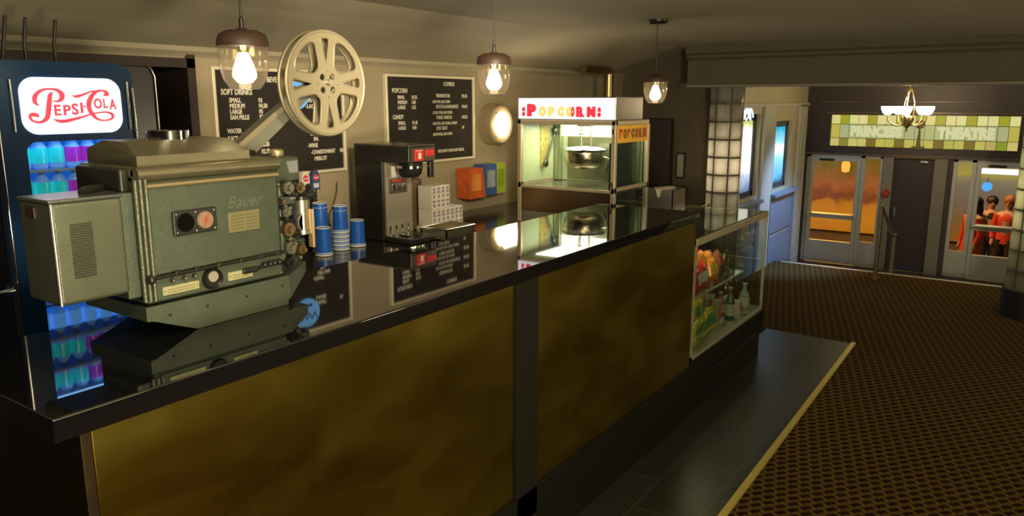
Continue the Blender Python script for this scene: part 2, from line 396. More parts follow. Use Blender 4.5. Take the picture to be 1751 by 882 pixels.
# small blue neon above window 1
nn = MB()
nn.tube([(6.62+.09*t + .03*math.sin(t*9), 2.15, 1.50+.05*math.cos(t*7)) for t in [i/24*3 for i in range(25)]], .005, 6)
tag(link('neon_sign', nn, emis('neon_blue', (.35,.5,1), 6), base=(6.7, 2.15, 1.44)), 'small curled blue-white neon sign at the top of the white window', 'sign')
# other walls (outside the frame)
struct('wall_right', MB().box(-3, 9.0, -4.1, -4.0, -.2, ZC), M_wall)
struct('wall_left', MB().box(-3.1, -3, -4, 3.3, 0, ZC), M_dkwall)  # colour kept dark for the same slab reflection
# ceiling: flat part, sloping part down to the back wall, beam, vestibule ceiling
struct('ceiling', MB().prism([(-4.0, ZC), (2.42, ZC), (2.42, ZC+.1), (-4.0, ZC+.1)], -3, 6.3, 'x'), M_ceil)
sl = MB()
prof = [(2.42, ZC), (2.62, 1.985), (2.85, 1.92), (YW-.02, 1.845)]
sl.prism(prof + [(YW+.02, 1.845), (YW+.02, ZC+.1), (2.42, ZC+.1)], -3, 6.3, 'x')
for e_ in sl.bm.faces: e_.smooth = False
struct('ceiling_slope', sl, M_ceil)['kind'] = 'structure'
struct('trim_6', MB().prism([(YW-.035, 1.85), (YW-.03, 1.83), (YW-.01, 1.815), (YW, 1.805), (YW+.01, 1.86)], -3, 6.2, 'x'), M_ceil, label='thin crown moulding along the top of the back wall')
bmq = MB()
bmq.prism([(5.86, 1.735), (5.86, 1.93), (5.83, 1.945), (5.83, 1.965), (5.80, 1.98), (5.80, ZC+.1), (6.75, ZC+.1), (6.75, 1.735)], -4, 2.36, 'y')
struct('ceiling_beam', bmq, mat('beam_paint', (0.12,0.105,0.068), .7, var=.08))
struct('trim_7', MB().box(5.848, 5.875, -4, 2.365, 1.722, 1.742, .004), mat('beam_trim', (0.26,0.24,0.17), .5))
struct('ceiling_vestibule', MB().box(6.75, 9.0, -4, 2.3, 1.90, 2.0), M_dkwall)

# ---- door wall
XD = 8.85
dw = MB()
def dbox(mb, y0, y1, z0, z1, x0=XD, x1=XD+.12, bev=0): mb.box(x0, x1, min(y0,y1), max(y0,y1), z0, z1, bev)
dbox(dw, 2.36, 2.12, -.17, 1.95); dbox(dw, 2.12, -4, 1.47, 1.95); dbox(dw, 2.12, 1.90, 1.05, 1.47); dbox(dw, .18, -4, 1.05, 1.47); dbox(dw, 1.90, .18, 1.05, 1.14)
dbox(dw, 1.35, 1.27, -.17, 1.05); dbox(dw, .76, .70, -.17, 1.05); dbox(dw, -.10, -4, -.17, 1.05)
struct('wall_doors', dw, M_dkwall)
ml = MB(); dbox(ml, 2.15, -.5, 1.04, 1.07, XD-.03, XD, .004); dbox(ml, 1.95, .14, 1.485, 1.505, XD-.02, XD, .003); dbox(ml, 2.02, -.5, 1.60, 1.615, XD-.02, XD, .003)
struct('trim_8', ml, mat('header_moulding', (0.10,0.07,0.055), .35))
M_frost = mat('door_glass', (1,1,1), 0.10, trans=1.0, ior=1.2)
M_dglass = thin_glass('door_glass_clear', (.95,.93,.9), .04)
def glazed(name, y0, y1, leaf_y0, leaf_y1, label=None):
    """aluminium door frame with one leaf and one sidelight; y0 > y1"""
    zt, zb = 1.05, -.16
    fr = MB(); t = .035
    dbox(fr, y0, y0-t, zb, zt, XD+.01, XD+.06); dbox(fr, y1+t, y1, zb, zt, XD+.01, XD+.06); dbox(fr, y0, y1, zt-t, zt, XD+.01, XD+.06)
    ms = leaf_y1 if abs(leaf_y0-y0) < .05 else leaf_y0
    dbox(fr, ms+.02, ms-.02, zb, zt, XD+.01, XD+.06)
    # sidelight
    sy0, sy1 = (leaf_y1-.02, y1+t) if abs(leaf_y0-y0) < .05 else (y0-t, leaf_y0+.02)
    dbox(fr, sy0, sy1, zb, .11, XD+.015, XD+.05)
    o = struct(name, fr, M_alu)
    link('sidelight_glass', (lambda m: (dbox(m, sy0, sy1, .11, zt-t, XD+.03, XD+.036), m)[1])(MB()), M_dglass, o)
    lf = MB(); a, b = leaf_y0-.022, leaf_y1+.022
    if abs(leaf_y0-y0) < .05: a = leaf_y0-t
    else: b = leaf_y1+t
    st = .04
    dbox(lf, a, a-st, zb+.01, zt-t, XD-.005, XD+.04, .004); dbox(lf, b+st, b, zb+.01, zt-t, XD-.005, XD+.04, .004)
    dbox(lf, a-st, b+st, zt-t-.04, zt-t, XD-.005, XD+.04); dbox(lf, a-st, b+st, zb+.01, .09, XD-.005, XD+.04, .004); dbox(lf, a-st, b+st, .34, .40, XD-.005, XD+.04)
    l_ = link('door_leaf', lf, M_alu, o)
    link('door_glass', (lambda m: (dbox(m, a-st, b+st, .09, zt-t-.04, XD+.015, XD+.021), m)[1])(MB()), M_dglass, l_)
    pb = MB(); pb.tube([(XD-.035, a-.02, .385), (XD-.035, b+.02, .385)], .016, 10)
    pb.box(XD-.045, XD, a-.005, a-.03, .36, .41, .004); pb.box(XD-.045, XD, b+.005, b+.03, .36, .41, .004)
    link('push_bar', pb, mat('push_bar_alloy', (.6,.6,.52), .3, .9), l_)
    cl = MB(); cl.box(XD-.03, XD-.005, a-.10, a-.25, zt-.075, zt-.05, .003)
    link('door_closer', cl, M_black, l_)
    return o
glazed('door_1', 2.12, 1.34, 2.12, 1.545)
glazed('door_2', .70, -.10, .52, -.10)
# grey pilasters beside the dark door
pl = MB(); dbox(pl, 1.345, 1.245, -.17, 1.05, XD-.02, XD+.05, .004); dbox(pl, .87, .75, -.17, 1.05, XD-.02, XD+.05, .004)
struct('trim_9', pl, mat('grey_pilaster', (.17,.155,.115), .5))
d3 = MB(); dbox(d3, 1.245, .87, -.16, 1.03, XD+.03, XD+.07, .004)
d3o = struct('door_3', d3, mat('dark_door', (.035,.024,.024), .4))
hh = MB(); hh.box(XD-.02, XD+.03, 1.19, 1.205, .42, .52, .003); hh.box(XD-.005, XD+.03, 1.00, .93, .985, 1.01, .004)
link('door_handle', hh, M_steel, d3o)
kk = MB(); dbox(kk, 1.23, .89, -.15, -.10, XD+.02, XD+.032); link('kick_plate', kk, mat('kick_steel', (.25,.27,.5), .2, 1), d3o)
# red round device on the pilaster
fa = MB(); fa.lathe([(0,-.03),(.03,-.03),(.038,-.02),(.04,0)], (XD-.02, 1.295, .66), 'x', 20)
tag(link('fire_alarm', fa, mat('dark_red_plastic', (.35,.03,.02), .4), base=(XD-.02, 1.295, .66)), 'small round red alarm on grey pilaster left of the dark door', 'alarm')

# ---- stained glass transom
sg = thing('stained_glass_panel', 'long back-lit yellow and white stained glass transom above the entrance doors', 'stained glass', (XD, 1.04, 1.14))
y0, y1, z0, z1 = 1.90, .18, 1.14, 1.47
cols = [(.86,.83,.45),(.42,.45,.03),(.85,.92,.55),(.95,.85,.58),(.45,.46,.04),(.93,.85,.58),(.88,.86,.55),(.48,.46,.05)]
palette = {}
def glassmat(c, k=0.0, nm=None):
    key = tuple(round(q, 3) for q in c)
    if key not in palette: palette[key] = emis('stained_%d' % len(palette), (c[0]*.95, c[1]*.88, c[2]*.55), .80)
    return palette[key]
def tile_glass(rects):
    """one mesh, several material slots"""
    mb = MB(); idx = []; ml_ = []
    for (ya, yb, za, zb, c) in rects:
        m = glassmat(c)
        if m not in ml_: ml_.append(m)
        n0 = len(mb.bm.faces); mb.box(XD+.02, XD+.03, yb, ya, za, zb); idx += [ml_.index(m)]*(len(mb.bm.faces)-n0)
    o = link('stained_glass', mb, ml_[0], sg)
    for m in ml_[1:]: o.data.materials.append(m)
    for f, i in zip(o.data.polygons, idx): f.material_index = i
    return o
n = 19; wv = (y0-y1)/n; rects = []; lead = []
pat = [0,1,2,3,4,5,6,7,2,7,0,4,3,2,4,2,6,1,2]
pat2 = [(.70,.66,.30),(.30,.30,.05),(.72,.70,.30),(.70,.66,.30),(.25,.17,.03),(.62,.62,.16),(.60,.60,.13),(.22,.17,.02),(.6,.6,.16),(.55,.55,.16),(.6,.6,.16),(.22,.15,.02),(.55,.56,.15),(.6,.6,.18),(.25,.18,.03),(.62,.62,.2),(.62,.5,.22),(.3,.4,.03),(.75,.66,.35)]
for i in range(n):
    ya, yb = y0-i*wv, y0-(i+1)*wv; g = .0025
    rects.append((ya-g, yb+g, 1.375, z1, cols[pat[i]])); rects.append((ya-g, yb+g, z0, 1.222, pat2[i]))
    mc = (.62,.58,.14) if i in (0, n-1) else ((.50,.56,.42) if i in (1,2,8,9,n-3,n-2) else (.52,.60,.36))
    rects.append((ya-g, yb+g, 1.228, 1.369, mc))
tile_glass(rects)
ld = MB(); ld.box(XD+.031, XD+.035, y1, y0, z0, z1)
link('lead_backing', ld, mat('lead_came', (.03,.03,.02), .5), sg)
for s_, ya in (('PRINCESS', 1.70), ('THEATRE', .88)):
    tx = MB(); tx.text(s_, frame_left(XD+.017, ya, 1.24), depth=.002, bold=.004, fit=(0, .50, 0, .118))
    link('stained_lettering', tx, emis('stained_letter', (.85,.85,.45), .72), sg)
to = MB(); to.tube([(XD+.012, 1.04, 1.15), (XD+.012, 1.04, 1.34)], [.022, .008], 8); to.sphere((XD+.012, 1.04, 1.38), .045, 12, (.2,1,1)); to.tube([(XD+.012, 1.10, 1.15), (XD+.012, .98, 1.15)], .008, 6)
link('torch_motif', to, mat('amber_lead', (.16,.12,.03), .5), sg)
fr = MB()
for (ya, yb, za, zb) in ((y0+.012, y0-.002, z0-.01, z1+.01), (y1+.002, y1-.012, z0-.01, z1+.01), (y0, y1, z0-.012, z0), (y0, y1, z1, z1+.012)):
    fr.box(XD-.006, XD+.035, yb, ya, za, zb)
link('panel_frame', fr, mat('walnut_frame', (.06,.035,.02), .4), sg)

# ---- outside: pavement and lit shop fronts across the street
struct('ground', MB().box(9.0, 18, -6, 8, -.6, -.50), mat('pavement', (.12,.10,.08), .8, var=.2))
struct('wall_step', MB().box(8.97, 9.05, -4, 3, -.52, -.17), mat('step_stone', (.2,.18,.14), .8))
OR = glow_gradient('orange_shop_light', [(0,(.85,.28,.01)),(.15,(.95,.36,.02)),(.28,(.90,.30,.02)),(.36,(.30,.06,.02)),(.46,(.62,.17,.04)),(.58,(.42,.16,.03)),(.68,(.25,.17,.02)),(.85,(.22,.17,.02))], .55, 14)
sf = thing('shop_front', 'orange glowing shop front across the street, seen through the left door', 'building', (13, 2.4, -.5))
link('shop_window', MB().box(13.0, 13.1, 1.2, 4.2, -.45, 1.15), OR, sf)
fw = MB()
for yy in (1.15, 4.2): fw.box(12.95, 13.05, yy-.02, yy+.02, -.5, 1.2)
fw.box(12.95, 13.1, 1.1, 4.25, 1.15, 1.6); link('shop_frame', fw, mat('shop_frame_paint', (.25,.14,.04), .6), sf)
YEL = glow_gradient('yellow_facade_light', [(0,(.35,.10,.01)),(.22,(.22,.12,.03)),(.42,(.20,.15,.10)),(.58,(.24,.20,.13)),(.64,(.30,.26,.14)),(.69,(.50,.43,.07)),(.76,(.45,.38,.08)),(.9,(.3,.2,.08))], .75, 2)
sf2 = thing('lit_facade', 'pale lit facade across the street behind the people, seen through the right door', 'building', (13, 0, -.5))
link('facade_wall', MB().box(13.0, 13.1, -2.4, 1.05, -.45, 1.05), YEL, sf2)
lt = MB(); lt.box(12.88, 12.98, -1.2, .70, .585, .66, .01)
link('strip_lamp', lt, emis('strip_lamp_white', (.8,.88,1), 1.4), sf2)
bl = MB(); bl.sphere((12.7, .566, .42), .065, 20)
o_ = link('blue_lamp', bl, emis('blue_lamp_glow', (.05,.32,1), 1.6), sf2); o_['label'] = 'round glowing blue lamp'
link('lamp_bracket', MB().tube([(12.7, .566, .48), (12.7, .566, .53), (13.0, .566, .53)], .006, 8), M_black, o_)
ol = MB(); ol.lathe([(0,0),(.055,.02),(.066,.11),(.044,.20),(0,.21)], (12.7, 2.46, .52), 'z', 16)
o_ = link('amber_lamp', ol, emis('amber_lamp', (1,.5,.08), 1.2), sf); o_['label'] = 'hanging amber lamp'
link('lamp_bracket', MB().tube([(12.7, 2.46, .72), (12.7, 2.46, .78), (13.0, 2.46, .78)], .006, 8), M_black, o_)
light('AREA', 'street_fill', (10.0, 2.4, 1.8), 200, (1,.45,.08), .8, .8, (10.5, 2.4, -.5))  # added orange fill for the ground outside the left door
light('AREA', 'street_fill', (9.9, 0.6, 1.8), 45, (1, .75, .4), .8, .8, (10.5, 0.4, -.5))  # added paler fill outside the right door

# ---- people outside behind the right door
def skin_fig(name, pts, edges, rad, m, parent, sub=1):
    me = bpy.data.meshes.new(name); b = Vector(BASE[parent.name])
    me.from_pydata([((Vector(p))*S)[:] for p in pts], edges, [])
    o = bpy.data.objects.new(name, me); C.objects.link(o)
    md = o.modifiers.new('skin', 'SKIN'); md.use_smooth_shade = True
    for i, r in enumerate(rad):
        me.skin_vertices[0].data[i].radius = (r[0]*S, r[1]*S) if isinstance(r, tuple) else (r*S, r*S)
    me.skin_vertices[0].data[0].use_root = True
    sd = o.modifiers.new('sub', 'SUBSURF'); sd.levels = sub+1; sd.render_levels = sub+1
    bpy.context.view_layer.update()
    dg = bpy.context.evaluated_depsgraph_get()
    m2 = bpy.data.meshes.new_from_object(o.evaluated_get(dg)); bpy.data.objects.remove(o)
    m2.materials.clear(); m2.materials.append(m)
    o = bpy.data.objects.new(name, m2); C.objects.link(o); o.parent = parent; BASE[o.name] = tuple(b)
    for p in m2.polygons: p.use_smooth = True
    return o
M_skin = mat('skin', (.45,.25,.16), .5)
def person(base, h, rz, label, top, bottom, hair, dress=False, arm=0.0):
    t = thing('person', label, 'person', base, 'people outside behind the right door'); k = h
    def P(x, y, z): return (x*k, y*k, z*k)
    # body: facing +x
    pts = [P(0,0,.50), P(0,0,.60), P(.005,0,.70), P(0,0,.79), P(0,0,.835), P(.005,0,.87), P(.012,0,.925), P(.0,0,.985),
           P(0,.10,.785), P(-.01,.125,.63), P(.04+arm,.12,.50+arm), P(.06+arm,.12,.45+arm),
           P(0,-.10,.785), P(-.01,-.125,.63), P(.04,-.12,.50), P(.06,-.12,.45),
           P(0,.055,.47), P(.01,.06,.26), P(-.01,.06,.05), P(.06,.065,.02),
           P(0,-.055,.47), P(.01,-.06,.26), P(-.01,-.06,.05), P(.06,-.065,.02)]
    ed = [(0,1),(1,2),(2,3),(3,4),(4,5),(5,6),(6,7),(3,8),(8,9),(9,10),(10,11),(3,12),(12,13),(13,14),(14,15),(0,16),(16,17),(17,18),(18,19),(0,20),(20,21),(21,22),(22,23)]
    rd = [(.085*k,.06*k),(.075*k,.055*k),(.085*k,.06*k),(.07*k,.05*k),.028*k,.035*k,.05*k,.025*k,.036*k,.028*k,.02*k,.018*k,.036*k,.028*k,.02*k,.018*k,.06*k,.038*k,.024*k,.022*k,.06*k,.038*k,.024*k,.022*k]
    skin_fig('body', pts, ed, rd, M_skin, t)
    # face: nose, ears
    fc = MB(Matrix.Translation(Vector(base))); fc.sphere(P(.062,0,.915), .012*k, 8, (1,.7,1.3)); link('nose', fc, M_skin, t)
    for s_ in (1,-1):
        fc = MB(Matrix.Translation(Vector(base))); fc.sphere(P(.01,s_*.05,.915), .014*k, 8, (.8,.4,1.2)); link('ear', fc, M_skin, t)
    # torso garment with sleeves
    g = MB(Matrix.Translation(Vector(base)))
    prof = [(.105*k,.48*k),(.10*k,.56*k),(.088*k,.62*k),(.10*k,.70*k),(.108*k,.76*k),(.075*k,.805*k),(.035*k,.83*k)]
    if not dress:
        g.lathe(prof, (0,0,0), 'z', 20)
    else:
        g.lathe([(.17*k,.03*k),(.15*k,.20*k),(.125*k,.42*k),(.105*k,.52*k),(.082*k,.62*k),(.095*k,.70*k),(.10*k,.755*k),(.07*k,.79*k)], (0,0,0), 'z', 24)
    for v in g.bm.verts: v.co.x = base[0] + (v.co.x-base[0])*.72
    for s_ in (1,-1):
        g.tube([P(0,s_*.095,.785), P(-.01,s_*.13,.63), P(.03+(arm if s_ > 0 else 0),s_*.125,.53+(arm if s_ > 0 else 0))], [.045*k,.036*k,.028*k], 12)
    link('dress' if dress else 'top', g, top, t)
    if not dress:
        tr_ = MB(Matrix.Translation(Vector(base)))
        for s_ in (1,-1): tr_.tube([P(0,s_*.05,.52), P(.01,s_*.06,.27), P(-.01,s_*.06,.04)], [.075*k,.05*k,.034*k], 14)
        link('trousers', tr_, bottom, t)
    hr = MB(Matrix.Translation(Vector(base))); hr.sphere(P(-.012,0,.945), .068*k, 16, (1,.95,.95))
    if hair[1]: hr.sphere(P(-.04,0,.87), .07*k, 16, (.55,.9,1.3))
    link('hair', hr, hair[0], t)
    t.rotation_euler.z = rz
    return t
M_red = mat('red_cloth', (.55,.035,.012), .7); M_dkc = mat('black_cloth', (.012,.010,.012), .8)
M_hair = mat('dark_hair', (.015,.008,.006), .5); M_hair2 = mat('auburn_hair', (.28,.09,.03), .5)
person((9.75, .525, -.5), 1.08, 2.2, 'woman with long dark hair in a long red dress outside the right door', M_red, M_red, (M_hair, True), True)
person((10.3, .215, -.5), 1.06, 2.9, 'person with auburn hair in a red top and black trousers outside the right door', M_red, M_dkc, (M_hair2, False))
person((10.7, .40, -.5), 1.0, 3.3, 'dark-haired person dressed in black standing behind the two in red', M_dkc, M_dkc, (M_hair, False))

# ---- handrail at the step
hr_ = thing('handrail', 'brass-posted metal handrail at the step in front of the dark door', 'handrail', (7.6, 1.12, 0))
for (x, y, z0, z1) in ((7.53, 1.125, 0, .68), (7.90, 1.05, -.17, .36)):
    p_ = MB(); p_.cyl((x, y, z0), .018, z1-z0, 'z', 14); p_.cyl((x, y, z0+.001), .034, .02, 'z', 16); p_.sphere((x, y, z1), .022, 12)
    link('post', p_, mat('aged_brass', (.34,.26,.14), .35, .8), hr_)
link('rail', MB().tube([(7.53, 1.125, .68), (7.62, 1.11, .60), (7.80, 1.07, .42), (7.90, 1.05, .36), (7.93, 1.045, .37)], .016, 12), M_steel, hr_)

# ---- glass block columns
def block_mat(name, st, col):
    m = bpy.data.materials.new(name); m.use_nodes = True; nt = m.node_tree; N = nt.nodes; L = nt.links
    p = N['Principled BSDF']; p.inputs['Base Color'].default_value = (*col, 1); p.inputs['Roughness'].default_value = .12
    t = N.new('ShaderNodeBsdfTranslucent'); t.inputs[0].default_value = (*col, 1); x = N.new('ShaderNodeMixShader'); x.inputs[0].default_value = .65
    tc = N.new('ShaderNodeTexCoord'); wv_ = N.new('ShaderNodeTexNoise'); wv_.inputs['Scale'].default_value = 60
    mp = N.new('ShaderNodeMapping'); mp.inputs['Scale'].default_value = (1,1,.04); L.new(tc.outputs['Object'], mp.inputs[0]); L.new(mp.outputs[0], wv_.inputs[0])
    b = N.new('ShaderNodeBump'); b.inputs['Strength'].default_value = .8; b.inputs['Distance'].default_value = .01
    L.new(wv_.outputs[0], b.inputs['Height']); L.new(b.outputs[0], p.inputs['Normal'])
    L.new(p.outputs[0], x.inputs[1]); L.new(t.outputs[0], x.inputs[2]); L.new(x.outputs[0], N['Material Output'].inputs[0]); return m
M_block = block_mat('glass_block', 0, (.30,.29,.22))
M_mortar = mat('block_mortar', (.13,.115,.075), .7)
def block_column(cx, cy, r, z0, z1, bh, nb, rot, label, glow, lz, lcol):
    t = thing('glass_block_column', label, 'column', (cx, cy, 0))
    core = MB(); 
    nz = int(round((z1-z0)/bh)); bh = (z1-z0)/nz
    for j in range(nz+1): core.lathe([(r-.035, -.008), (r-.004, -.008), (r-.004, .008), (r-.035, .008)], (cx, cy, z0+j*bh), 'z', 48, close=True)
    for i in range(nb):
        a = rot + 2*PI*i/nb; c_, s_ = math.cos(a), math.sin(a)
        R = Matrix.Translation((cx, cy, 0)) @ Matrix.Rotation(a, 4, 'Z'); core.M = R
        core.box(r-.035, r-.004, -.007, .007, z0, z1)
    core.M = Matrix.Identity(4)
    link('mortar', core, M_mortar, t)
    bl_ = MB(); da = 2*PI/nb; ga = .006/r
    for j in range(nz):
        for i in range(nb):
            a0, a1 = rot+i*da+ga, rot+(i+1)*da-ga; za, zb = z0+j*bh+.007, z0+(j+1)*bh-.007; vs = []; K = 6
            for q in range(K+1):
                a = a0+(a1-a0)*q/K
                for (rr, z) in ((r-.03, za), (r, za), (r, zb), (r-.03, zb)): vs.append((cx+rr*math.cos(a), cy+rr*math.sin(a), z))
            fs = []
            for q in range(K):
                for e in range(4): fs.append((q*4+e, q*4+(e+1) % 4, (q+1)*4+(e+1) % 4, (q+1)*4+e))
            fs += [(0,1,2,3), (K*4+3, K*4+2, K*4+1, K*4)]
            bl_._new(vs, fs)
    link('glass_blocks', bl_, M_block, t)
    bs = MB(); bs.cyl((cx, cy, 0), r+.015, z0, 'z', 40); link('base', bs, M_blackm, t)
    if glow: light('POINT', 'column_inner_fill', (cx, cy, lz), glow, lcol, .03)  # added inner lamp so the blocks glow as if lit from behind
    return t
block_column(6.03, 2.085, .132, .20, 1.735, .135, 7, .12, 'slim round glass block column left of the white window', 130.0, 1.13, (1, .84, .86))
block_column(6.87, -.065, .18, .21, 1.735, .155, 8, .1, 'round glass block column with black base at the right edge of the frame', 110.0, .95, (1, .92, .62))

# ---- chandelier
ch = thing('chandelier', 'gilt chandelier with white glowing bowl shades hanging in the entrance', 'chandelier', (7.7, 1.01, 1.9))
cx_, cy_ = 7.7, 1.01
M_gilt = mat('gilt', (.45,.33,.12), .35, .9)
bd = MB(); bd.lathe([(0,1.345),(.012,1.355),(.006,1.375),(.03,1.40),(.055,1.45),(.05,1.475),(.02,1.49),(.012,1.53),(.02,1.545),(0,1.55)], (cx_, cy_, 0), 'z', 20)
link('body', bd, M_gilt, ch)
rods = MB()
for q in range(3):
    a = q*2*PI/3+.4; rods.tube([(cx_+.045*math.cos(a), cy_+.045*math.sin(a), 1.47), (cx_+.05*math.cos(a), cy_+.05*math.sin(a), 1.60), (cx_+.022*math.cos(a), cy_+.022*math.sin(a), 1.71)], .005, 6)
rods.cyl((cx_, cy_, 1.70), .028, .02, 'z', 16); rods.cyl((cx_, cy_, 1.72), .006, .18, 'z', 8); rods.lathe([(.05,1.9),(.05,1.885),(.02,1.87),(0,1.87)], (cx_, cy_, 0), 'z', 20)
link('rods', rods, M_gilt, ch)
M_shade = emis('lit_opal_glass', (1,.93,.75), 5)
for q in range(5):
    a = q*2*PI/5 + .62; dx, dy = math.cos(a), math.sin(a); R_ = .165
    ar = MB(); ar.tube([(cx_+dx*R_*t_, cy_+dy*R_*t_, z_) for t_, z_ in ((.1,1.43),(.35,1.40),(.62,1.405),(.85,1.425),(.98,1.455),(1,1.49))], .006, 8)
    ao = link('arm', ar, M_gilt, ch)
    shm = MB(); shm.lathe([(.0,.0),(.022,.0),(.042,.018),(.056,.05),(.058,.075),(.054,.075),(.04,.03),(0,.012)], (cx_+dx*R_, cy_+dy*R_, 1.495), 'z', 20)
    link('bowl_shade', shm, M_shade, ao)
light('POINT', 'chandelier_light', (cx_, cy_, 1.60), 48, WARM, .06)

# ================================================================ BAR
bar = thing('bar_counter', 'long brass-fronted bar counter topped by a glossy black slab', 'counter', (2, 1.6, 0))
PX0, PX1, PYF = .60, 3.50, 1.345
bd = MB(); bd.box(.66, 3.53, PYF+.02, 1.80, .10, 1.045)
link('carcass', bd, M_blackm, bar)
link('kickboard', MB().box(.68, 3.53, 1.39, 1.76, .006, .10), M_kick, bar)
link('countertop', MB().box(.55, 3.535, 1.325, 1.875, 1.045, 1.09, .004), M_granite, bar)
# outer brass panels, separated by dark stiles
def px_panel(x0, x1):
    return MB().box(x0, x1, PYF-.002, PYF+.02, .285, 1.043, .002)
stx = 2.035
link('front_panel', MB().box(.62, 1.965, PYF, PYF+.02, .25, 1.045, .002), M_brass, bar)
link('front_panel', MB().box(2.085, 3.53, PYF, PYF+.02, .25, 1.045, .002), M_brass, bar)
link('stile', MB().box(1.962, 2.088, PYF-.012, PYF+.02, .10, 1.045, .002), mat('stile_paint', (.012,.011,.008), .6, ior=1.2), bar)
link('end_panel', MB().box(.60, .62, PYF, 1.80, .10, 1.045, .002), mat('dull_brass_end', (.05,.035,.015), .4, .8, var=.3, vscale=5), bar)
link('lower_rail', MB().box(.60, 3.53, PYF-.012, PYF+.02, .185, .29, .003), M_kick, bar)
link('skirting', MB().box(.64, 3.53, PYF+.01, PYF+.05, .006, .185), M_kick, bar)

# ---- candy display case
cs = thing('display_case', 'low glass candy display case on a black plinth at the end of the bar', 'display case', (4.15, 1.6, 0))
X0, X1, YF, YB, Z0, Z1 = 3.56, 4.76, 1.35, 1.86, .315, .945
link('plinth', (lambda m: (m.box(X0-.02, X1+.02, YF-.01, YB+.01, .19, Z0, .004), m.box(X0-.022, X1+.035, YF-.022, YB+.02, .175, .205, .004), m.box(X0-.022, X1+.01, YF+.01, YB, .006, .18), m)[3])(MB()), M_kick, cs)
f = MB(); t = .014
for x in (X0, X1-t):
    for y in (YF, YB-t): f.box(x, x+t, y, y+t, Z0, Z1)
for y in (YF, YB-t):
    f.box(X0, X1, y, y+t, Z0, Z0+.018)
f.box(X0, X1, YB-t, YB, Z1-t, Z1)
for x in (X0, X1-t): f.box(x, x+t, YF, YB, Z1-t, Z1); f.box(x, x+t, YF, YB, Z0, Z0+.018)
link('frame', f, mat('case_trim', (.50,.48,.34), .35, .6), cs)
link('top_rail', MB().box(X0, X1, YF-.004, YF+.02, Z1-.035, Z1+.004, .003), mat('case_rail', (.52,.47,.30), .35, .5), cs)
g = MB(); g.box(X0+t, X1-t, YF+.004, YF+.007, Z0+.018, Z1-.035); link('front_glass', g, M_cglass, cs)
g = MB(); g.box(X1-.009, X1-.006, YF+t, YB-t, Z0+.018, Z1-t); link('end_glass', g, M_cglass, cs)
g = MB(); g.box(X0, X1, YF, YB, Z1-.002, Z1+.004); link('top_glass', g, M_cglass, cs)
link('bottom_deck', MB().box(X0+t, X1-t, YF+t, YB-t, Z0, Z0+.02), mat('case_deck', (.35,.33,.26), .5), cs)
gs_ = link('glass_shelf', MB().box(X0+.01, 4.60, YF+.08, YB-.08, .578, .587), M_cglass, cs)
link('shelf_edge', MB().box(X0+.01, 4.60, YF+.076, YF+.08, .576, .589), mat('shelf_edge', (.40,.40,.32), .3, .3), gs_)
link('back_panel', MB().box(X0+.01, 4.25, YB-.012, YB-.004, Z0+.02, Z1-.02), mat('case_back', (.10,.09,.07), .3), cs)
light('AREA', 'case_lamp', (4.1, 1.60, .93), 6.5, (1,.85,.5), .6, .15, (4.1, 1.6, .3))
# candies
def sweet_bag(col, col2, label, group):
    """pillow bag with crimped ends"""
    t_ = thing('sweet_bag', label, 'sweets', (0,0,0), group)
    mb = MB(); wd, hg, th = .085, .13, .022; nx, nz = 8, 10; vs = []; fs = []
    for side in (1, -1):
        for j in range(nz+1):
            for i in range(nx+1):
                u, v = i/nx*2-1, j/nz*2-1; d = max(0, 1-u**4)*max(0, 1-v**4); wob = 1 + .06*math.sin(j*2.2+i)
                vs.append((u*wd/2, -side*th*d**.6*wob, (v+1)*hg/2))
    K = (nx+1)*(nz+1)
    for s_ in (0, 1):
        for j in range(nz):
            for i in range(nx):
                a = s_*K+j*(nx+1)+i; fs.append((a, a+1, a+nx+2, a+nx+1))
    mb._new(vs, fs, True); bmesh.ops.remove_doubles(mb.bm, verts=mb.bm.verts, dist=1e-5)
    link('wrapper', mb, mat('foil_'+'%02d%02d%02d' % tuple(int(q*99) for q in col), col, .25, .2, var=.25, vscale=30), t_)
    l = MB(); l.box(-.030, .030, -.0245, -.0215, .035, .095, .002); link('print', l, mat('print_'+'%02d%02d%02d' % tuple(int(q*99) for q in col2), col2, .4, var=.6, vscale=60), t_)
    return t_
def candy_box(col, col2, wd, dp, hg, label, group):
    t_ = thing('sweet_box', label, 'sweets', (0,0,0), group)
    link('carton', MB().box(-wd/2, wd/2, -dp/2, dp/2, 0, hg, .002), mat('card_'+'%02d%02d%02d' % tuple(int(q*99) for q in col), col, .4, var=.15, vscale=25), t_)
    link('print', MB().box(-wd*.36, wd*.36, -dp/2-.002, -dp/2+.001, hg*.3, hg*.8), mat('print_'+'%02d%02d%02d' % tuple(int(q*99) for q in col2), col2, .4, var=.5, vscale=50), t_)
    return t_
RED, YLW, WHT, ORG, GRN, BLU, BRN = (.55,.03,.02), (.50,.42,.03), (.5,.48,.4), (.6,.20,.03), (.06,.20,.07), (.05,.10,.30), (.10,.04,.02)
def row(proto, spots, label, group):
    for i, s_ in enumerate(spots):
        o = proto if i == 0 else copy_tree(proto)
        place(o, s_[:3], s_[3] if len(s_) > 3 else 0, label, group)
        if len(s_) > 4: o.rotation_euler.x = s_[4]
zs = .588; zd = Z0+.021
row(sweet_bag(RED, WHT, '', ''), [(3.93,1.475,zs,.1,-.1),(4.03,1.48,zs,-.2,-.15),(3.98,1.53,zs+.05,.3,-.1),(4.12,1.50,zs,.1,-.2),(3.92,1.50,zs+.125,.2,-.2),(4.02,1.54,zs+.13,-.1,-.2)], 'red foil sweet bag heaped on the glass shelf of the display case', 'red sweet bags on the case shelf')
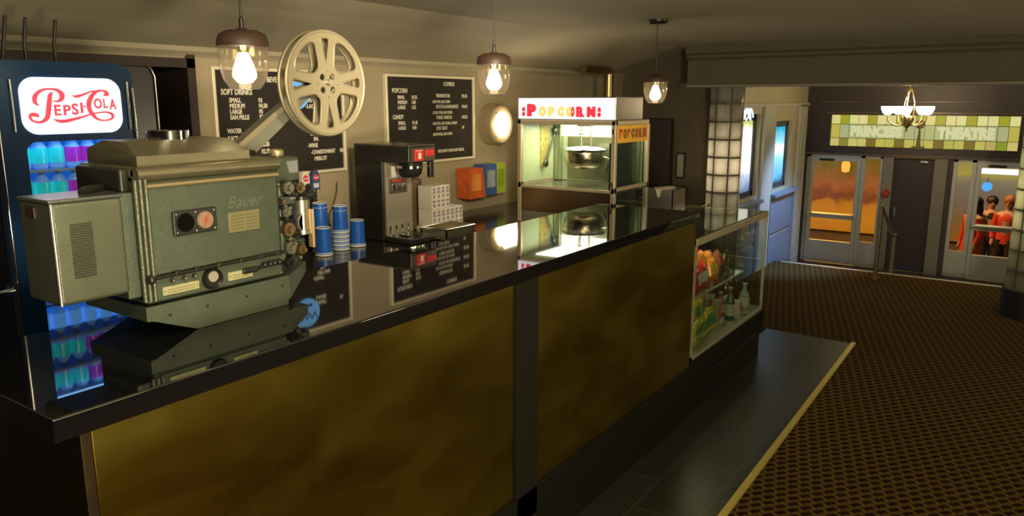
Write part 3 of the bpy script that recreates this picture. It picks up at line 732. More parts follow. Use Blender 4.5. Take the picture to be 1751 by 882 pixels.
row(sweet_bag(ORG, YLW, '', ''), [(4.19,1.54,zs+.05,.2,-.2),(4.24,1.49,zs,-.2,-.25),(4.31,1.53,zs+.03,.1,-.3)], 'orange sweet bag at the middle of the case glass shelf', 'orange sweet bags on the case shelf')
row(sweet_bag((.35,.12,.07), RED, '', ''), [(4.36,1.62,zs,.1,-.2),(4.46,1.60,zs,-.2,-.2),(4.52,1.56,zs,.2,-.2),(4.32,1.64,zs+.08,.2,-.2)], 'dull pink sweet bag at the right end of the case glass shelf', 'pink sweet bags on the case shelf')
row(sweet_bag(YLW, GRN, '', ''), [(3.80,1.41,zd,.1,-.1),(3.90,1.42,zd,-.1,-.15),(4.00,1.43,zd,.15,-.2),(3.84,1.44,zd+.10,-.1,-.1),(3.94,1.45,zd+.10,.2,-.1),(3.84,1.50,zd+.10,.1,-.1),(4.09,1.44,zd,-.2,-.2),(4.02,1.48,zd+.10,0,-.1),(4.12,1.50,zd+.02,.1,-.1),(3.74,1.40,zd,.1,-.1)], 'yellow sweet bag stacked at the bottom left of the display case', 'yellow sweet bags on the case floor')
row(sweet_bag((.10,.085,.06), WHT, '', ''), [(4.18,1.50,zd,.2,-.1),(4.30,1.56,zd,-.2,-.1),(4.22,1.54,zd+.10,.1,-.1),(4.34,1.60,zd+.10,.3,-.1),(4.44,1.58,zd,.1,-.1),(4.52,1.60,zd,-.1,-.1),(4.48,1.60,zd+.10,.1,-.1)], 'dark foil sweet bag heaped behind the bottles in the case', 'dark sweet bags in the case')
row(sweet_bag((.42,.36,.22), RED, '', ''), [(4.10,1.60,zs,.1,-.15),(4.20,1.62,zs,-.2,-.15),(4.28,1.60,zs,.2,-.15)], 'tan foil sweet bag behind the orange ones on the case shelf', 'tan sweet bags on the case shelf')
row(candy_box(GRN, WHT, .07, .03, .12, '', ''), [(4.00,1.62,zd),(4.10,1.62,zd),(4.20,1.60,zd),(4.08,1.62,zd+.1205)], 'dark green sweet box behind the yellow bags in the case', 'green sweet boxes in the case')
row(candy_box((.30,.28,.22), RED, .065, .04, .15, '', ''), [(4.20,1.45,zd,.1),(4.27,1.54,zd,-.1)], 'pale upright sweet carton on the display case floor', 'pale sweet cartons in the case')
row(candy_box(BRN, ORG, .06, .05, .12, '', ''), [(4.40,1.66,zd,.2),(4.50,1.64,zd),(4.46,1.66,zd+.1205,.3)], 'dark brown sweet box on the floor of the display case', 'brown sweet boxes in the case')
row(candy_box(WHT, RED, .05, .05, .09, '', ''), [(4.47,1.42,zd,.1),(4.54,1.50,zd,-.2)], 'small white and red carton near the right end of the case', 'white and red cartons in the case')
def bottle_glass(col, h, r, label, cap=(.6,.6,.5)):
    t_ = thing('sauce_bottle', label, 'bottle', (0,0,0))
    link('glass', MB().lathe([(0,0),(r,0),(r,h*.55),(r*.9,h*.62),(r*.38,h*.78),(r*.36,h*.95),(0,h*.95)], (0,0,0), 'z', 20), mat('bottle_%02d%02d' % (int(col[0]*99), int(col[1]*99)), col, .1, 0, coat=.5), t_)
    link('cap', MB().cyl((0,0,h*.93), r*.45, h*.07, 'z', 16), mat('cap_metal', cap, .3, .8), t_)
    link('bottle_label', MB().lathe([(r+.001,h*.15),(r+.001,h*.5)], (0,0,0), 'z', 20), mat('label_cream', (.45,.42,.32), .6), t_); return t_
place(bottle_glass((.03,.08,.05), .20, .028, 'tall dark green bottle on the floor of the display case'), (4.34, 1.42, zd))
place(bottle_glass((.25,.04,.03), .15, .03, 'squat red bottle beside the tall green bottle in the case'), (4.40, 1.50, zd))
place(bottle_glass((.20,.24,.22), .17, .032, 'grey clear bottle near the right end of the case'), (4.61, 1.42, zd))
# round basket handle object: dark teapot-like jar
jr = thing('candy_jar', 'round dark glass candy jar with ring handle in the display case', 'jar', (4.64, 1.56, zd))
link('jar_body', MB().lathe([(0,0),(.06,0),(.085,.05),(.09,.12),(.07,.19),(.045,.21),(0,.21)], (4.64, 1.56, zd), 'z', 24), mat('brown_jar', (.06,.035,.015), .15), jr)
link('jar_lid', MB().lathe([(.055,.21),(.06,.225),(.02,.245),(.02,.26),(0,.265)], (4.64, 1.56, zd), 'z', 24), M_steel, jr)
link('ring_handle', MB().torus((4.64, 1.56, zd+.30), .05, .012, 'y', 24, 8), mat('dull_brass', (.25,.2,.1), .35, .8), jr)

# ================================================================ back counter
bc = thing('back_counter', 'dark back counter running along the wall behind the bar', 'counter', (3.5, 2.8, 0))
link('worktop', MB().box(1.50, 6.19, 2.46, 3.095, .87, .905, .004), M_dkcounter, bc)
link('cabinet', MB().box(1.52, 6.19, 2.50, 3.095, .006, .87), M_blackm, bc)
rt_ = thing('return_counter', 'short dark counter carrying the popcorn machine behind the bar end', 'counter', (4.3, 2.15, 0))
link('worktop', MB().box(3.60, 5.20, 1.885, 2.455, .87, .905, .004), M_dkcounter, rt_)
link('cabinet', MB().box(3.62, 5.18, 1.90, 2.455, .006, .87), M_blackm, rt_)

# ================================================================ popcorn machine
pm = thing('popcorn_machine', 'steel framed popcorn machine with a lit white and red sign on top', 'popcorn machine', (3.95, 2.22, .905))
x0, x1, y0, y1 = 3.75, 4.195, 1.905, 2.55; zb, zt = .907, 1.512; t = .026
M_frm = mat('machine_frame', (.60,.50,.34), .38, .5)
f = MB()
for x in (x0, x1-t):
    for y in (y0, y1-t): f.box(x, x+t, y, y+t, zb, zt, .003)
for y in (y0, y1-t): f.box(x0, x1, y, y+t, zt-t, zt, .003)
for x in (x0, x1-t): f.box(x, x+t, y0, y1, zt-t, zt, .003)
for y in (y0, y1-t): f.box(x0, x1, y, y+t*.7, 1.125, 1.145)
for x in (x0, x1-t): f.box(x, x+t*.7, y0, y1, 1.115, 1.13)
link('frame', f, M_frm, pm)
bsm = MB(); bsm.box(x0+.004, x1-.004, y0+.004, y1-.004, zb, .975, .004); link('base', bsm, M_steel, pm)
link('lower_front', MB().box(x0+.006, x0+.012, y0+t, y1-t, .975, 1.115), mat('bronze_panel', (.26,.17,.085), .22, .9), pm)
link('sign_box', MB().box(x0+.004, x1-.10, y0+.004, y1-.004, 1.512, 1.64, .004), M_steel, pm)
sgn = link('sign_face', MB().box(x0-.006, x0+.004, y0+.012, y1-.012, 1.518, 1.634), emis('sign_white', (1,.98,.93), 1.35), pm)
Mred = mat('sign_red', (.75,.02,.03), .5, em=(.85,.03,.06), es=.85); Mtan = mat('sign_cream', (.8,.5,.15), .5, em=(.85,.55,.18), es=.85)
fm = frame_left(x0-.007, 2.49, 1.530)
def letters(seq, M, x, h, wd, m, nm, parent, b=.003):
    for ch_, xx, ww, hh_ in seq:
        mb = MB(); mb.text(ch_, M, depth=.001, bold=b, fit=(xx, xx+ww, 0, hh_)); link(nm, mb, m, parent)
letters([('P',.012,.063,.072),('R',.34,.055,.058),('N',.408,.054,.058),(':',-.023,.022,.055),(':',.474,.022,.055),('O',.305,.025,.058)], fm, 0, 0, 0, Mred, 'red_letter', sgn, .007)
letters([('O',.092,.053,.058),('P',.155,.045,.058),('C',.218,.044,.058),('O',.273,.050,.0575)], fm, 0, 0, 0, Mtan, 'cream_letter', sgn, .007)
# interior: lit green-white back liner, lamp, kettle
M_liner = mat('interior_liner', (.50,.60,.34), .35)
ln = MB(); ln.box(x1-.035, x1-.028, y0+.03, y1-t, 1.13, zt-t)
ln.box(x0+t, x1-t, y1-.022, y1-.016, 1.13, zt-t); link('liner', ln, M_liner, pm)
link('interior_roof', MB().box(x0+t, x1-t, y0+t, y1-t, zt-.022, zt-.012), M_steel, pm)
link('interior_lamp', MB().box(x1-.05, x1-.036, 2.14, 2.50, 1.405, zt-.03, .004), emis('machine_lamp', (1,.97,.85), 3.0), pm)
link('rear_panel', MB().box(x1-.045, x1-.036, y0+.04, 2.44, 1.14, 1.40), mat('olive_steel', (.20,.21,.12), .3, .6), pm)
card = MB(); card.box(3.965, 4.065, y1-.028, y1-.0225, 1.22, 1.49); link('price_card', card, mat('price_card_ochre', (.42,.36,.10), .6, var=.3, vscale=30), pm)
link('inner_post', MB().box(x1-.075, x1-.045, y1-.075, y1-.03, 1.13, zt-.03, .004), mat('post_steel_green', (.35,.40,.25), .3, .7), pm)
sp_ = MB(); sp_.tube([(4.00, y1-.05, 1.26), (4.09, y1-.05, 1.42)], .007, 8); sp_.sphere((4.10, y1-.05, 1.435), .024, 12, (1,.6,1.1)); sp_.sphere((3.99, y1-.05, 1.24), .024, 12, (1,.5,1))
link('scoop', sp_, mat('scoop_metal', (.10,.10,.08), .3, .8), pm)
kt = MB(); kc = (3.96, 2.21, 0)
kt.lathe([(0,1.225),(.085,1.225),(.115,1.25),(.125,1.29),(.125,1.325),(.12,1.33),(0,1.33)], kc, 'z', 36)
ko = link('kettle', kt, mat('kettle_steel', (.60,.52,.38), .2, 1.0, bump=.1, bscale=20), pm)
link('kettle_lid', MB().lathe([(.132,1.33),(.134,1.34),(.10,1.352),(.03,1.358),(0,1.358)], kc, 'z', 36), M_chrome, ko)
rd_ = MB(); rd_.cyl((3.96, 2.235, 1.35), .007, .15, 'z', 10); rd_.cyl((3.96, 2.17, 1.35), .005, .15, 'z', 8); rd_.sphere((3.96, 2.235, 1.43), .014, 10); rd_.box(3.93, 3.99, 2.16, 2.25, 1.47, 1.50, .003)
link('drive_rods', rd_, M_steel, ko)
hl = MB(); hl.tube([(3.96, 2.09, 1.30), (3.96, 2.055, 1.29), (3.96, 2.06, 1.24), (3.96,2.075,1.205)], .006, 8); link('kettle_handle', hl, M_chrome, ko)
link('popper_floor', MB().box(x0+t, x1-t, y0+t, y1-t, 1.105, 1.125), mat('tray_steel', (.35,.34,.25), .25, .8), pm)
# glass panes
link('front_glass', MB().box(x0+.010, x0+.013, y0+t, y1-t, 1.13, zt-t), M_glass, pm)
link('side_glass', MB().box(x0+t, x1-t, y0+.008, y0+.011, .975, zt-t), M_cglass, pm)
link('side_backing', MB().box(x0+.035, x1-.07, y0+.05, y0+.055, .99, 1.39), mat('dark_teal_panel', (.06,.085,.07), .2, .3), pm)
# yellow side poster
ps = link('side_poster', MB().box(x0+.035, x1-.03, y0+.002, y0+.006, 1.39, 1.485), mat('poster_yellow', (.75,.38,.02), .5, em=(.8,.4,.02), es=.12), pm)
Mpr = mat('poster_red', (.5,.04,.01), .5); Mpg = mat('poster_olive', (.16,.15,.02), .5)
fm2 = frame_front(x0+.045, y0+.0005, 1.412)
letters([('P',0,.04,.055),('P',.10,.04,.055),('O',.20,.04,.055),('N',.30,.045,.055)], fm2, 0,0,0, Mpr, 'red_letter', ps, .005)
letters([('O',.05,.04,.055),('C',.15,.04,.055),('R',.25,.04,.055)], fm2, 0,0,0, Mpg, 'olive_letter', ps, .005)
hg = MB()
for z in (1.44, 1.15): hg.box(x0-.006, x0, y0+.004, y0+.022, z, z+.03, .002)
link('hinges', hg, M_brassp, pm)
light('AREA', 'popcorn_lamp', (3.97, 2.2, 1.475), 8, (1,.98,.72), .35, .5, (3.97, 2.2, 1.0))
light('POINT', 'popcorn_lower_lamp', (3.97, 2.2, 1.05), .25, (1,.9,.6), .03)
# brass duct behind the machine
du = MB(); px_, py_ = 5.70, 2.97
du.tube([(5.26, py_, 1.865), (5.50, py_, 1.865), (5.665, py_, 1.865), (5.69, py_, 1.855), (px_, py_, 1.825), (px_, py_, 1.70), (px_, py_, .95)], .038, 16)
dk = link('exhaust_duct', du, mat('duct_brass', (.55,.40,.18), .25, 1.0), base=(px_, py_, .905)); tag(dk, 'bent brass exhaust pipe rising behind the popcorn machine sign', 'pipe')
# steel box with paper cones at the end
nb_ = thing('napkin_box', 'brushed steel box filled with paper liners right of the popcorn machine', 'box', (4.78, 2.03, .905))
b_ = MB(); bx0, bx1, by0, by1, bz0, bz1 = 4.68, 4.90, 1.95, 2.15, .907, 1.04
b_.box(bx0, bx1, by0, by0+.006, bz0, bz1); b_.box(bx0, bx1, by1-.006, by1, bz0, bz1); b_.box(bx0, bx0+.006, by0, by1, bz0, bz1); b_.box(bx1-.006, bx1, by0, by1, bz0, bz1); b_.box(bx0, bx1, by0, by1, bz0, bz0+.006)
link('box_body', b_, M_steel, nb_)
pp = MB()
for i in range(7): pp.cyl((4.71+.026*i, 2.05+.02*math.sin(i*2), .99), .032, .055+.006*math.sin(i*3), 'z', 12, .036)
link('paper_liners', pp, mat('paper_cream', (.6,.55,.42), .7), nb_)
# dark panel standing for a recess in the jog wall; small framed notice
tag(link('dark_wall_panel', MB().box(6.13, 6.214, 2.60, 2.80, .83, 1.467, .004), M_dkwall, base=(6.16, 2.70, .83)), 'tall dark brown panel standing for a wall recess, right of the popcorn machine', 'cabinet')
fn = thing('framed_notice', 'small pale framed notice on the dark wall left of the glass block column', 'picture frame', (6.19, 2.5, 1.2))
link('frame', MB().box(6.19, 6.214, 2.485, 2.56, .965, 1.185, .003), M_black, fn); link('notice', MB().box(6.186, 6.191, 2.495, 2.55, .98, 1.17), mat('notice_paper', (.40,.38,.30), .6), fn)

# ================================================================ menu boards
M_board = mat('felt_black', (.018,.013,.010), .8, bump=.3, bscale=60)
M_bframe = mat('board_frame', (.80,.74,.54), .35, .2)
M_let = mat('letter_white', (.75,.70,.58), .5)
def board(x0, x1, z0, z1, lines, label):
    t_ = thing('menu_board', label, 'menu board', ((x0+x1)/2, YW, z0), 'menu boards on the back wall'); e = .016
    f_ = MB(); yf, yb = YW-.028, YW
    f_.box(x0, x0+e, yf, yb, z0, z1, .003); f_.box(x1-e, x1, yf, yb, z0, z1, .003); f_.box(x0+e, x1-e, yf, yb, z0, z0+e, .003); f_.box(x0+e, x1-e, yf, yb, z1-e, z1, .003)
    link('frame', f_, M_bframe, t_); link('felt_panel', MB().box(x0+e, x1-e, YW-.015, YW, z0+e, z1-e), M_board, t_)
    for (s_, px, pz, sz) in lines:
        l_ = MB(); l_.text(s_, frame_front(x0+px, YW-.0165, z1-pz), size=sz, depth=.0008, bold=.0009, sx=.76); link('lettering', l_, M_let, t_)
    return t_
s1, s2 = .036, .030
L1 = [('BEVERAGES', .30, .065, .036), ('SOFT DRINKS', .045, .125, .036)]
for i, (a, b) in enumerate((('SMALL','$3'),('MEDIUM','$4.50'),('LARGE','$5'),('SAN PELLE','$2.85'))): L1 += [(a, .085, .160+i*.026, .029), (b, .245, .160+i*.026, .029)]
for i, (a, b) in enumerate((('WATER','$1.85'),('JUICE','$2.25'),('ICED TEA','$2.85'),('COFFEE','$2.75'))): L1 += [(a, .065, .300+i*.034, .029), (b, .245, .300+i*.034, .029)]
L1 += [('BEER', .50, .125, .032), ('-DRAFT', .53, .16, .029), ('-LAGER', .53, .19, .029), ('$6', .70, .16, .029), ('-CRAFT', .52, .30, .029), ('OFF NAP', .55, .328, .029), ('IPA', .57, .356, .029), ('-WINE', .53, .388, .030), ('-CHARDONNAY', .55, .422, .029), ('$8', .745, .422, .029), ('MERLOT', .57, .456, .029)]
b1 = board(2.10, 2.885, 1.25, 1.772, L1, 'black letter board listing soft drinks and wine, partly behind the film reel')
L2 = [('COMBOS', .52, .060, .034), ('POPCORN', .06, .105, .036)]
for i, (a, b) in enumerate((('SMALL','$5.25'),('MEDIUM','5.85'),('LARGE','6.35'))): L2 += [(a, .105, .140+i*.029, .028), (b, .225, .140+i*.029, .028)]
L2 += [('CANDY', .06, .255, .034)]
for i, (a, b) in enumerate((('SMALL','$1.45'),('LARGE','4.00'))): L2 += [(a, .105, .288+i*.029, .028), (b, .225, .288+i*.029, .028)]
for i, (a, p_, b) in enumerate((('TERMINATOR','$21.25','-LRG POP, LRG CORN'),('BUTCH & SUNDANCE','$14.55','-2 LRG POPS, LRG CORN'),('THREE AMIGOS','$15.25','-LRG POP, LRG CORN, CANDY'),('FOX TROT','$9','-BEER/WINE, LRG CORN'))):
    L2 += [(a, .445, .130+i*.066, .029), (p_, .70, .130+i*.066, .027), (b, .41, .164+i*.066, .023)]
L2 += [("WE DON'T HAVE ANY DEALS.", .455, .468, .026)]
b2 = board(3.20, 4.025, 1.245, 1.77, L2, 'black letter board listing popcorn, candy and combos beside the wall lamp')
# round blue-lit sign on board 1
bs_ = thing('round_sign', 'round pale blue glowing sign hung on the soft drinks board', 'sign', (2.575, YW-.03, 1.64))
link('sign_face', MB().lathe([(0,-.012),(.070,-.012),(.078,-.004),(.078,.01),(0,.01)], (2.56, YW-.032, 1.655), 'y', 32), emis('blue_sign_glow', (.22,.55,.95), .9), bs_)
sw = MB(); sw.tube([(2.50+.006*i, YW-.0455, 1.672+.018*math.sin(i*1.1)) for i in range(20)], .003, 6); sw.box(2.52, 2.58, YW-.047, YW-.045, 1.605, 1.618)
link('script', sw, mat('navy_script', (.01,.02,.08), .5), bs_)

# ================================================================ wall sconce
sn = thing('wall_lamp', 'round brass porthole wall lamp glowing white beside the menu board', 'wall lamp', (4.30, YW, 1.46))
scx, scz = 4.225, 1.462
link('housing', MB().lathe([(.141,0),(.141,-.015),(.135,-.022),(.135,-.055),(.129,-.065),(.125,-.085)], (scx, YW, scz), 'y', 48), mat('lamp_brass', (.50,.42,.28), .4, .6), sn)
link('rim', MB().lathe([(.125,-.085),(.127,-.098),(.121,-.108),(.100,-.112),(.088,-.106),(.088,-.09)], (scx, YW, scz), 'y', 48), mat('rim_cream_brass', (.72,.60,.38), .35, .4), sn)
link('lens', MB().lathe([(.089,-.095),(.075,-.112),(.045,-.120),(0,-.123)], (scx, YW, scz), 'y', 32), emis('lamp_lens', (1,.93,.70), 4.5), sn)
sc4 = MB()
for q in range(4):
    a = PI/4+q*PI/2; sc4.sphere((scx+.107*math.cos(a), YW-.112, scz+.107*math.sin(a)), .006, 8)
link('rim_screws', sc4, M_steel, sn)
light('AREA', 'sconce_light', (scx, YW-.17, scz), 6, WARMW, .16, .16, (scx, 0, scz))
light('POINT', 'sconce_glow', (scx, YW-.20, scz), 3.0, WARM, .05)

# ================================================================ pendants
M_cap = mat('walnut_cap', (.055,.030,.020), .5)
M_bulb = emis('bulb_glow', (1,.82,.52), 8)
def pendant():
    t_ = thing('pendant_lamp', '', 'pendant lamp', (0,0,0))
    r = .0625
    link('cap', MB().lathe([(0,.152),(.012,.152),(.014,.148),(.040,.146),(.058,.136),(.0635,.120),(.0635,.108),(.060,.106),(0,.106)], (0,0,0), 'z', 40), M_cap, t_)
    link('glass_shade', MB().lathe([(.0610,.108),(.0620,.08),(.0600,.05),(.052,.022),(.040,.004),(.036,0),(.034,.001),(.038,.006),(.050,.024),(.0580,.05),(.0600,.08),(.0592,.108)], (0,0,0), 'z', 40), M_bulbg, t_)
    bb = link('bulb', MB().lathe([(0,.014),(.018,.017),(.029,.030),(.030,.042),(.024,.062),(.017,.080),(.012,.092),(.011,.100)], (0,0,0), 'z', 24), M_bulb, t_)
    link('socket', MB().cyl((0,0,.092), .014, .016, 'z', 16), M_brassp, bb)
    link('stem', MB().lathe([(.006,.150),(.006,.175),(.003,.18),(0,.18)], (0,0,0), 'z', 12), M_black, t_)
    cd = link('cord', MB().cyl((0,0,.17), .0028, .40, 'z', 8), M_black, t_)
    return t_
pen = pendant()
spots = [(1.256, 1.70, 1.648, 'pendant lamp with glass shade nearest the camera, above the projector'),
         (2.345, 1.70, 1.644, 'middle pendant lamp with glass shade, in front of the lettered menu board side'),
         (3.790, 1.70, 1.607, 'farthest pendant lamp, hanging from a black ceiling rose above the bar end')]
lamps = [pen] + [copy_tree(pen) for _ in spots[1:]]
for o, (x, y, z, lb) in zip(lamps, spots):
    place(o, (x, y, z), 0, lb, 'pendant lamps over the bar')
    for c_ in o.children:
        if c_.name.startswith('cord'):
            c_.scale.z = (ZC - z - .17)/.40; c_.location.z = .17*S*(1-c_.scale.z)
    r_ = link('ceiling_rose', MB().lathe([(0,ZC-.018),(.045,ZC-.018),(.052,ZC-.012),(.052,ZC),(0,ZC)], (x, y, 0), 'z', 28), M_black, None, base=(x, y, z))
    r_.parent = o; r_.location = (0,0,0)
    light('POINT', 'pendant_light', (x, y, z+.045), 32, WARMW, .022)

# ================================================================ boxes, brewer, cups
# carton stacks
def carton():
    t_ = thing('white_carton', '', 'carton', (0,0,0))
    link('carton_body', MB().box(-.0182, .0182, -.05, .05, 0, .128, .002), mat('carton_white', (.62,.58,.48), .5, var=.05), t_)
    pr = MB()
    for z_, h_, w_ in ((.104,.014,.010),(.086,.014,.012),(.060,.018,.008),(.036,.012,.012),(.012,.014,.009)): pr.box(-w_, w_, -.0512, -.0498, z_, z_+h_)
    link('print', pr, mat('carton_print', (.25,.20,.24), .5, var=.5, vscale=80), t_)
    return t_
cp = carton(); k = 0
crt = [(3.150+.0385*i, 2.74, .907) for i in range(7)] + [(3.150+.0385*i, 2.74, 1.036) for i in range(4)]
for i, (x, y, z) in enumerate(crt):
    o = cp if i == 0 else copy_tree(cp)
    place(o, (x, y, z), 0, 'slim white printed carton standing in the %s row beside the coffee brewer' % ('bottom' if i < 7 else 'upper'), 'white cartons on the back counter, %s row' % ('bottom' if i < 7 else 'upper'))
tag(link('cardboard_box', MB().box(3.13, 3.22, 2.84, 2.97, .907, 1.19, .003), mat('brown_card', (.14,.09,.05), .7), base=(3.13, 2.92, .907)), 'narrow brown cardboard box behind the white cartons', 'box')
# boxes held on the wall by a rack
def wallbox(name, x0, x1, y0, z0, z1, m, m2, label, lean=0.0):
    t_ = thing(name, label, 'snack box', ((x0+x1)/2, YW, z0))
    b = MB(); b.prism([(x0, z0), (x1+lean, z0), (x1, z1), (x0-lean*.2, z1)], y0, YW-.012, 'y'); link('carton', b, m, t_)
    p_ = MB(); p_.box(x0+(x1-x0)*.2, x1-(x1-x0)*.15, y0-.002, y0+.001, z0+(z1-z0)*.25, z0+(z1-z0)*.8); link('print', p_, m2, t_); return t_
wallbox('snack_box', 3.85, 3.995, 2.99, .995, 1.19, mat('snack_orange', (.60,.11,.02), .4, var=.2, vscale=20), mat('snack_orange_print', (.75,.28,.05), .4, var=.25, vscale=6), 'orange-red snack box on the wall, leftmost of the three boxes', .03)
wallbox('snack_box', 4.03, 4.165, 3.0, 1.0, 1.205, mat('snack_blue', (.05,.12,.35), .4, var=.2, vscale=20), mat('snack_blue_print', (.35,.40,.42), .4, var=.25, vscale=6), 'blue snack box on the wall between the orange and green boxes')
wallbox('snack_box', 4.17, 4.28, 3.01, 1.0, 1.205, mat('snack_green', (.42,.55,.06), .4, var=.1), mat('snack_green_print', (.28,.42,.03), .4, var=.25, vscale=6), 'lime green snack box on the wall, nearest the popcorn machine')
rk = MB(); rk.box(3.87, 4.26, YW-.011, YW, 1.03, 1.18)
tag(link('wall_rack', rk, mat('rack_grey', (.14,.13,.10), .5), base=(3.95, YW, 1.03)), 'thin grey wall plate behind the three snack boxes', 'rack')

# coffee brewer
br = thing('coffee_brewer', 'tall black and steel coffee brewer on the back counter', 'coffee maker', (2.95, 2.7, .905))
M_brb = mat('brewer_black', (.016,.015,.013), .28); M_brs = mat('brewer_steel', (.36,.33,.26), .42, .5)
link('column', MB().box(2.80, 3.02, 2.735, 2.93, .907, 1.32, .006), M_brb, br)
link('column_face', MB().box(2.815, 3.008, 2.722, 2.738, .93, 1.315, .002), M_brs, br)
hd = link('head', MB().box(2.80, 2.995, 2.55, 2.93, 1.315, 1.398, .006), mat('brewer_head', (.05,.045,.038), .22, .6), br)
link('head_top', MB().box(2.80, 2.995, 2.548, 2.93, 1.396, 1.404, .002), mat('brewer_lid', (.28,.25,.18), .3, .9), hd)
fp = link('front_plate', MB().box(2.815, 2.992, 2.544, 2.552, 1.322, 1.39), mat('brewer_plate', (.14,.11,.09), .3, .5), hd)
dc = MB(); dc.box(2.835, 2.90, 2.540, 2.545, 1.325, 1.382, .002); dc.box(2.915, 2.985, 2.540, 2.545, 1.345, 1.378, .004); link('red_decal', dc, mat('decal_red', (.60,.03,.02), .4, em=(.6,.03,.02), es=.05), fp)
dl = MB(); dl.tube([(2.842+.004*i, 2.5395, 1.376+.004*math.sin(i*1.4)) for i in range(13)], .0013, 6); dl.box(2.86, 2.88, 2.538, 2.5405, 1.335, 1.365); link('decal_marks', dl, M_let, fp)
fu = MB(); fu.lathe([(0,1.235),(.045,1.238),(.062,1.26),(.066,1.315),(0,1.315)], (2.895, 2.63, 0), 'z', 28)
fo = link('brew_funnel', fu, M_brb, br); link('funnel_handle', MB().box(2.955, 2.985, 2.545, 2.57, 1.235, 1.318, .005), M_brb, fo); link('funnel_band', MB().lathe([(.0665,1.285),(.0665,1.297)], (2.895, 2.63, 0), 'z', 28), M_chrome, fo)
lbp = MB(); lbp.box(2.855, 2.905, 2.718, 2.723, 1.235, 1.29); link('white_sticker', lbp, mat('sticker_white', (.7,.68,.6), .5), br)
cpn = link('control_panel', MB().box(2.835, 2.965, 2.716, 2.723, 1.15, 1.225, .002), mat('panel_grey', (.12,.11,.09), .3, .5), br)
sw_ = MB()
for i in range(3): sw_.box(2.85+.037*i, 2.875+.037*i, 2.711, 2.717, 1.165, 1.20, .002)
link('switches', sw_, M_chrome, cpn); link('red_strip', MB().box(2.85, 2.955, 2.7125, 2.717, 1.21, 1.222), mat('strip_red', (.5,.05,.02), .4), cpn)
bsz = MB(); bsz.box(2.80, 3.02, 2.55, 2.735, .907, .935, .006); bsz.cyl((2.90, 2.64, .935), .055, .008, 'z', 28); bo = link('base', bsz, M_brb, br)
for i in range(4): link('level_tube', MB().cyl((2.83+.045*i, 2.716, .935), .006, .05, 'z', 10), M_chrome, br)
# drip tray to the right
dt = thing('drip_tray', 'open rectangular steel drip tray right of the coffee brewer', 'tray', (3.15, 2.58, .905))
d_ = MB(); a, b, c, d = 2.985, 3.22, 2.47, 2.64
z0, z1 = .907, .965
d_.box(a, b, c, c+.006, z0, z1); d_.box(a, b, d-.006, d, z0, z1); d_.box(a, a+.006, c, d, z0, z1); d_.box(b-.006, b, c, d, z0, z1); d_.box(a, b, c, d, z0, z0+.006)
link('tray_body', d_, mat('tray_warm_steel', (.55,.48,.34), .25, .9), dt)
rm = MB(); rm.tube([(a,c,z1),(b,c,z1),(b,d,z1),(a,d,z1)], .005, 8, True); link('tray_rim', rm, M_chrome, dt)
mg = MB(); mg.lathe([(0,0),(.03,0),(.034,.02),(.04,.045),(.02,.055),(.008,.06),(.01,.07),(0,.072)], (3.06, 2.70, .907), 'z', 24)
tag(link('sugar_pot', mg, mat('pot_cream', (.5,.46,.34), .3, .3), base=(3.06, 2.70, .907)), 'small cream lidded pot beside the steel drip tray', 'pot')

# paper cups in stacks: every cup a thing
M_cup = mat('cup_blue', (.01,.09,.42), .35); M_rim = mat('cup_rim', (.70,.66,.55), .5); M_cupl = mat('cup_swirl', (.25,.32,.50), .4)
def cup():
    t_ = thing('paper_cup', '', 'paper cup', (0,0,0))
    # upturned: mouth at the bottom
    link('cup_body', MB().lathe([(.0385,0),(.034,.130),(.0325,.130),(.0325,.127),(.0,.127),(.0,.1255),(.0325,.1255),(.0370,0)], (0,0,0), 'z', 28), M_cup, t_)
    link('rolled_rim', MB().torus((0,0,.003), .0385, .0032, 'z', 28, 6), M_rim, t_)
    link('base_rim', MB().torus((0,0,.130), .0330, .0022, 'z', 28, 6), M_rim, t_)
    link('swirl_band', MB().lathe([(.0388,.007),(.0384,.017)], (0,0,0), 'z', 28), M_cupl, t_)
    return t_
c0 = cup(); first = True
stacks = [(2.385, 2.72, 1, 'lone front-left place beside the projector lens', .907), (2.440, 2.80, 6, 'tall back-left stack under the soda taps', .907),
          (2.530, 2.76, 5, 'tall middle stack', .907), (2.640, 2.76, 1, 'right-hand place beside the coffee brewer', .907)]
for (x, y, n_, lb, z) in stacks:
    for i in range(n_):
        o = c0 if first else copy_tree(c0); first = False
        place(o, (x, y, z+.021*i), i*.7, 'blue paper cup upturned in the %s' % lb, 'blue cups, '+lb)
# red and white roundel and pale top on the right stack cup
# top ring of each stack (the base of the uppermost cup is pale)
for (x, y, n_, lb, z) in stacks:
    pass
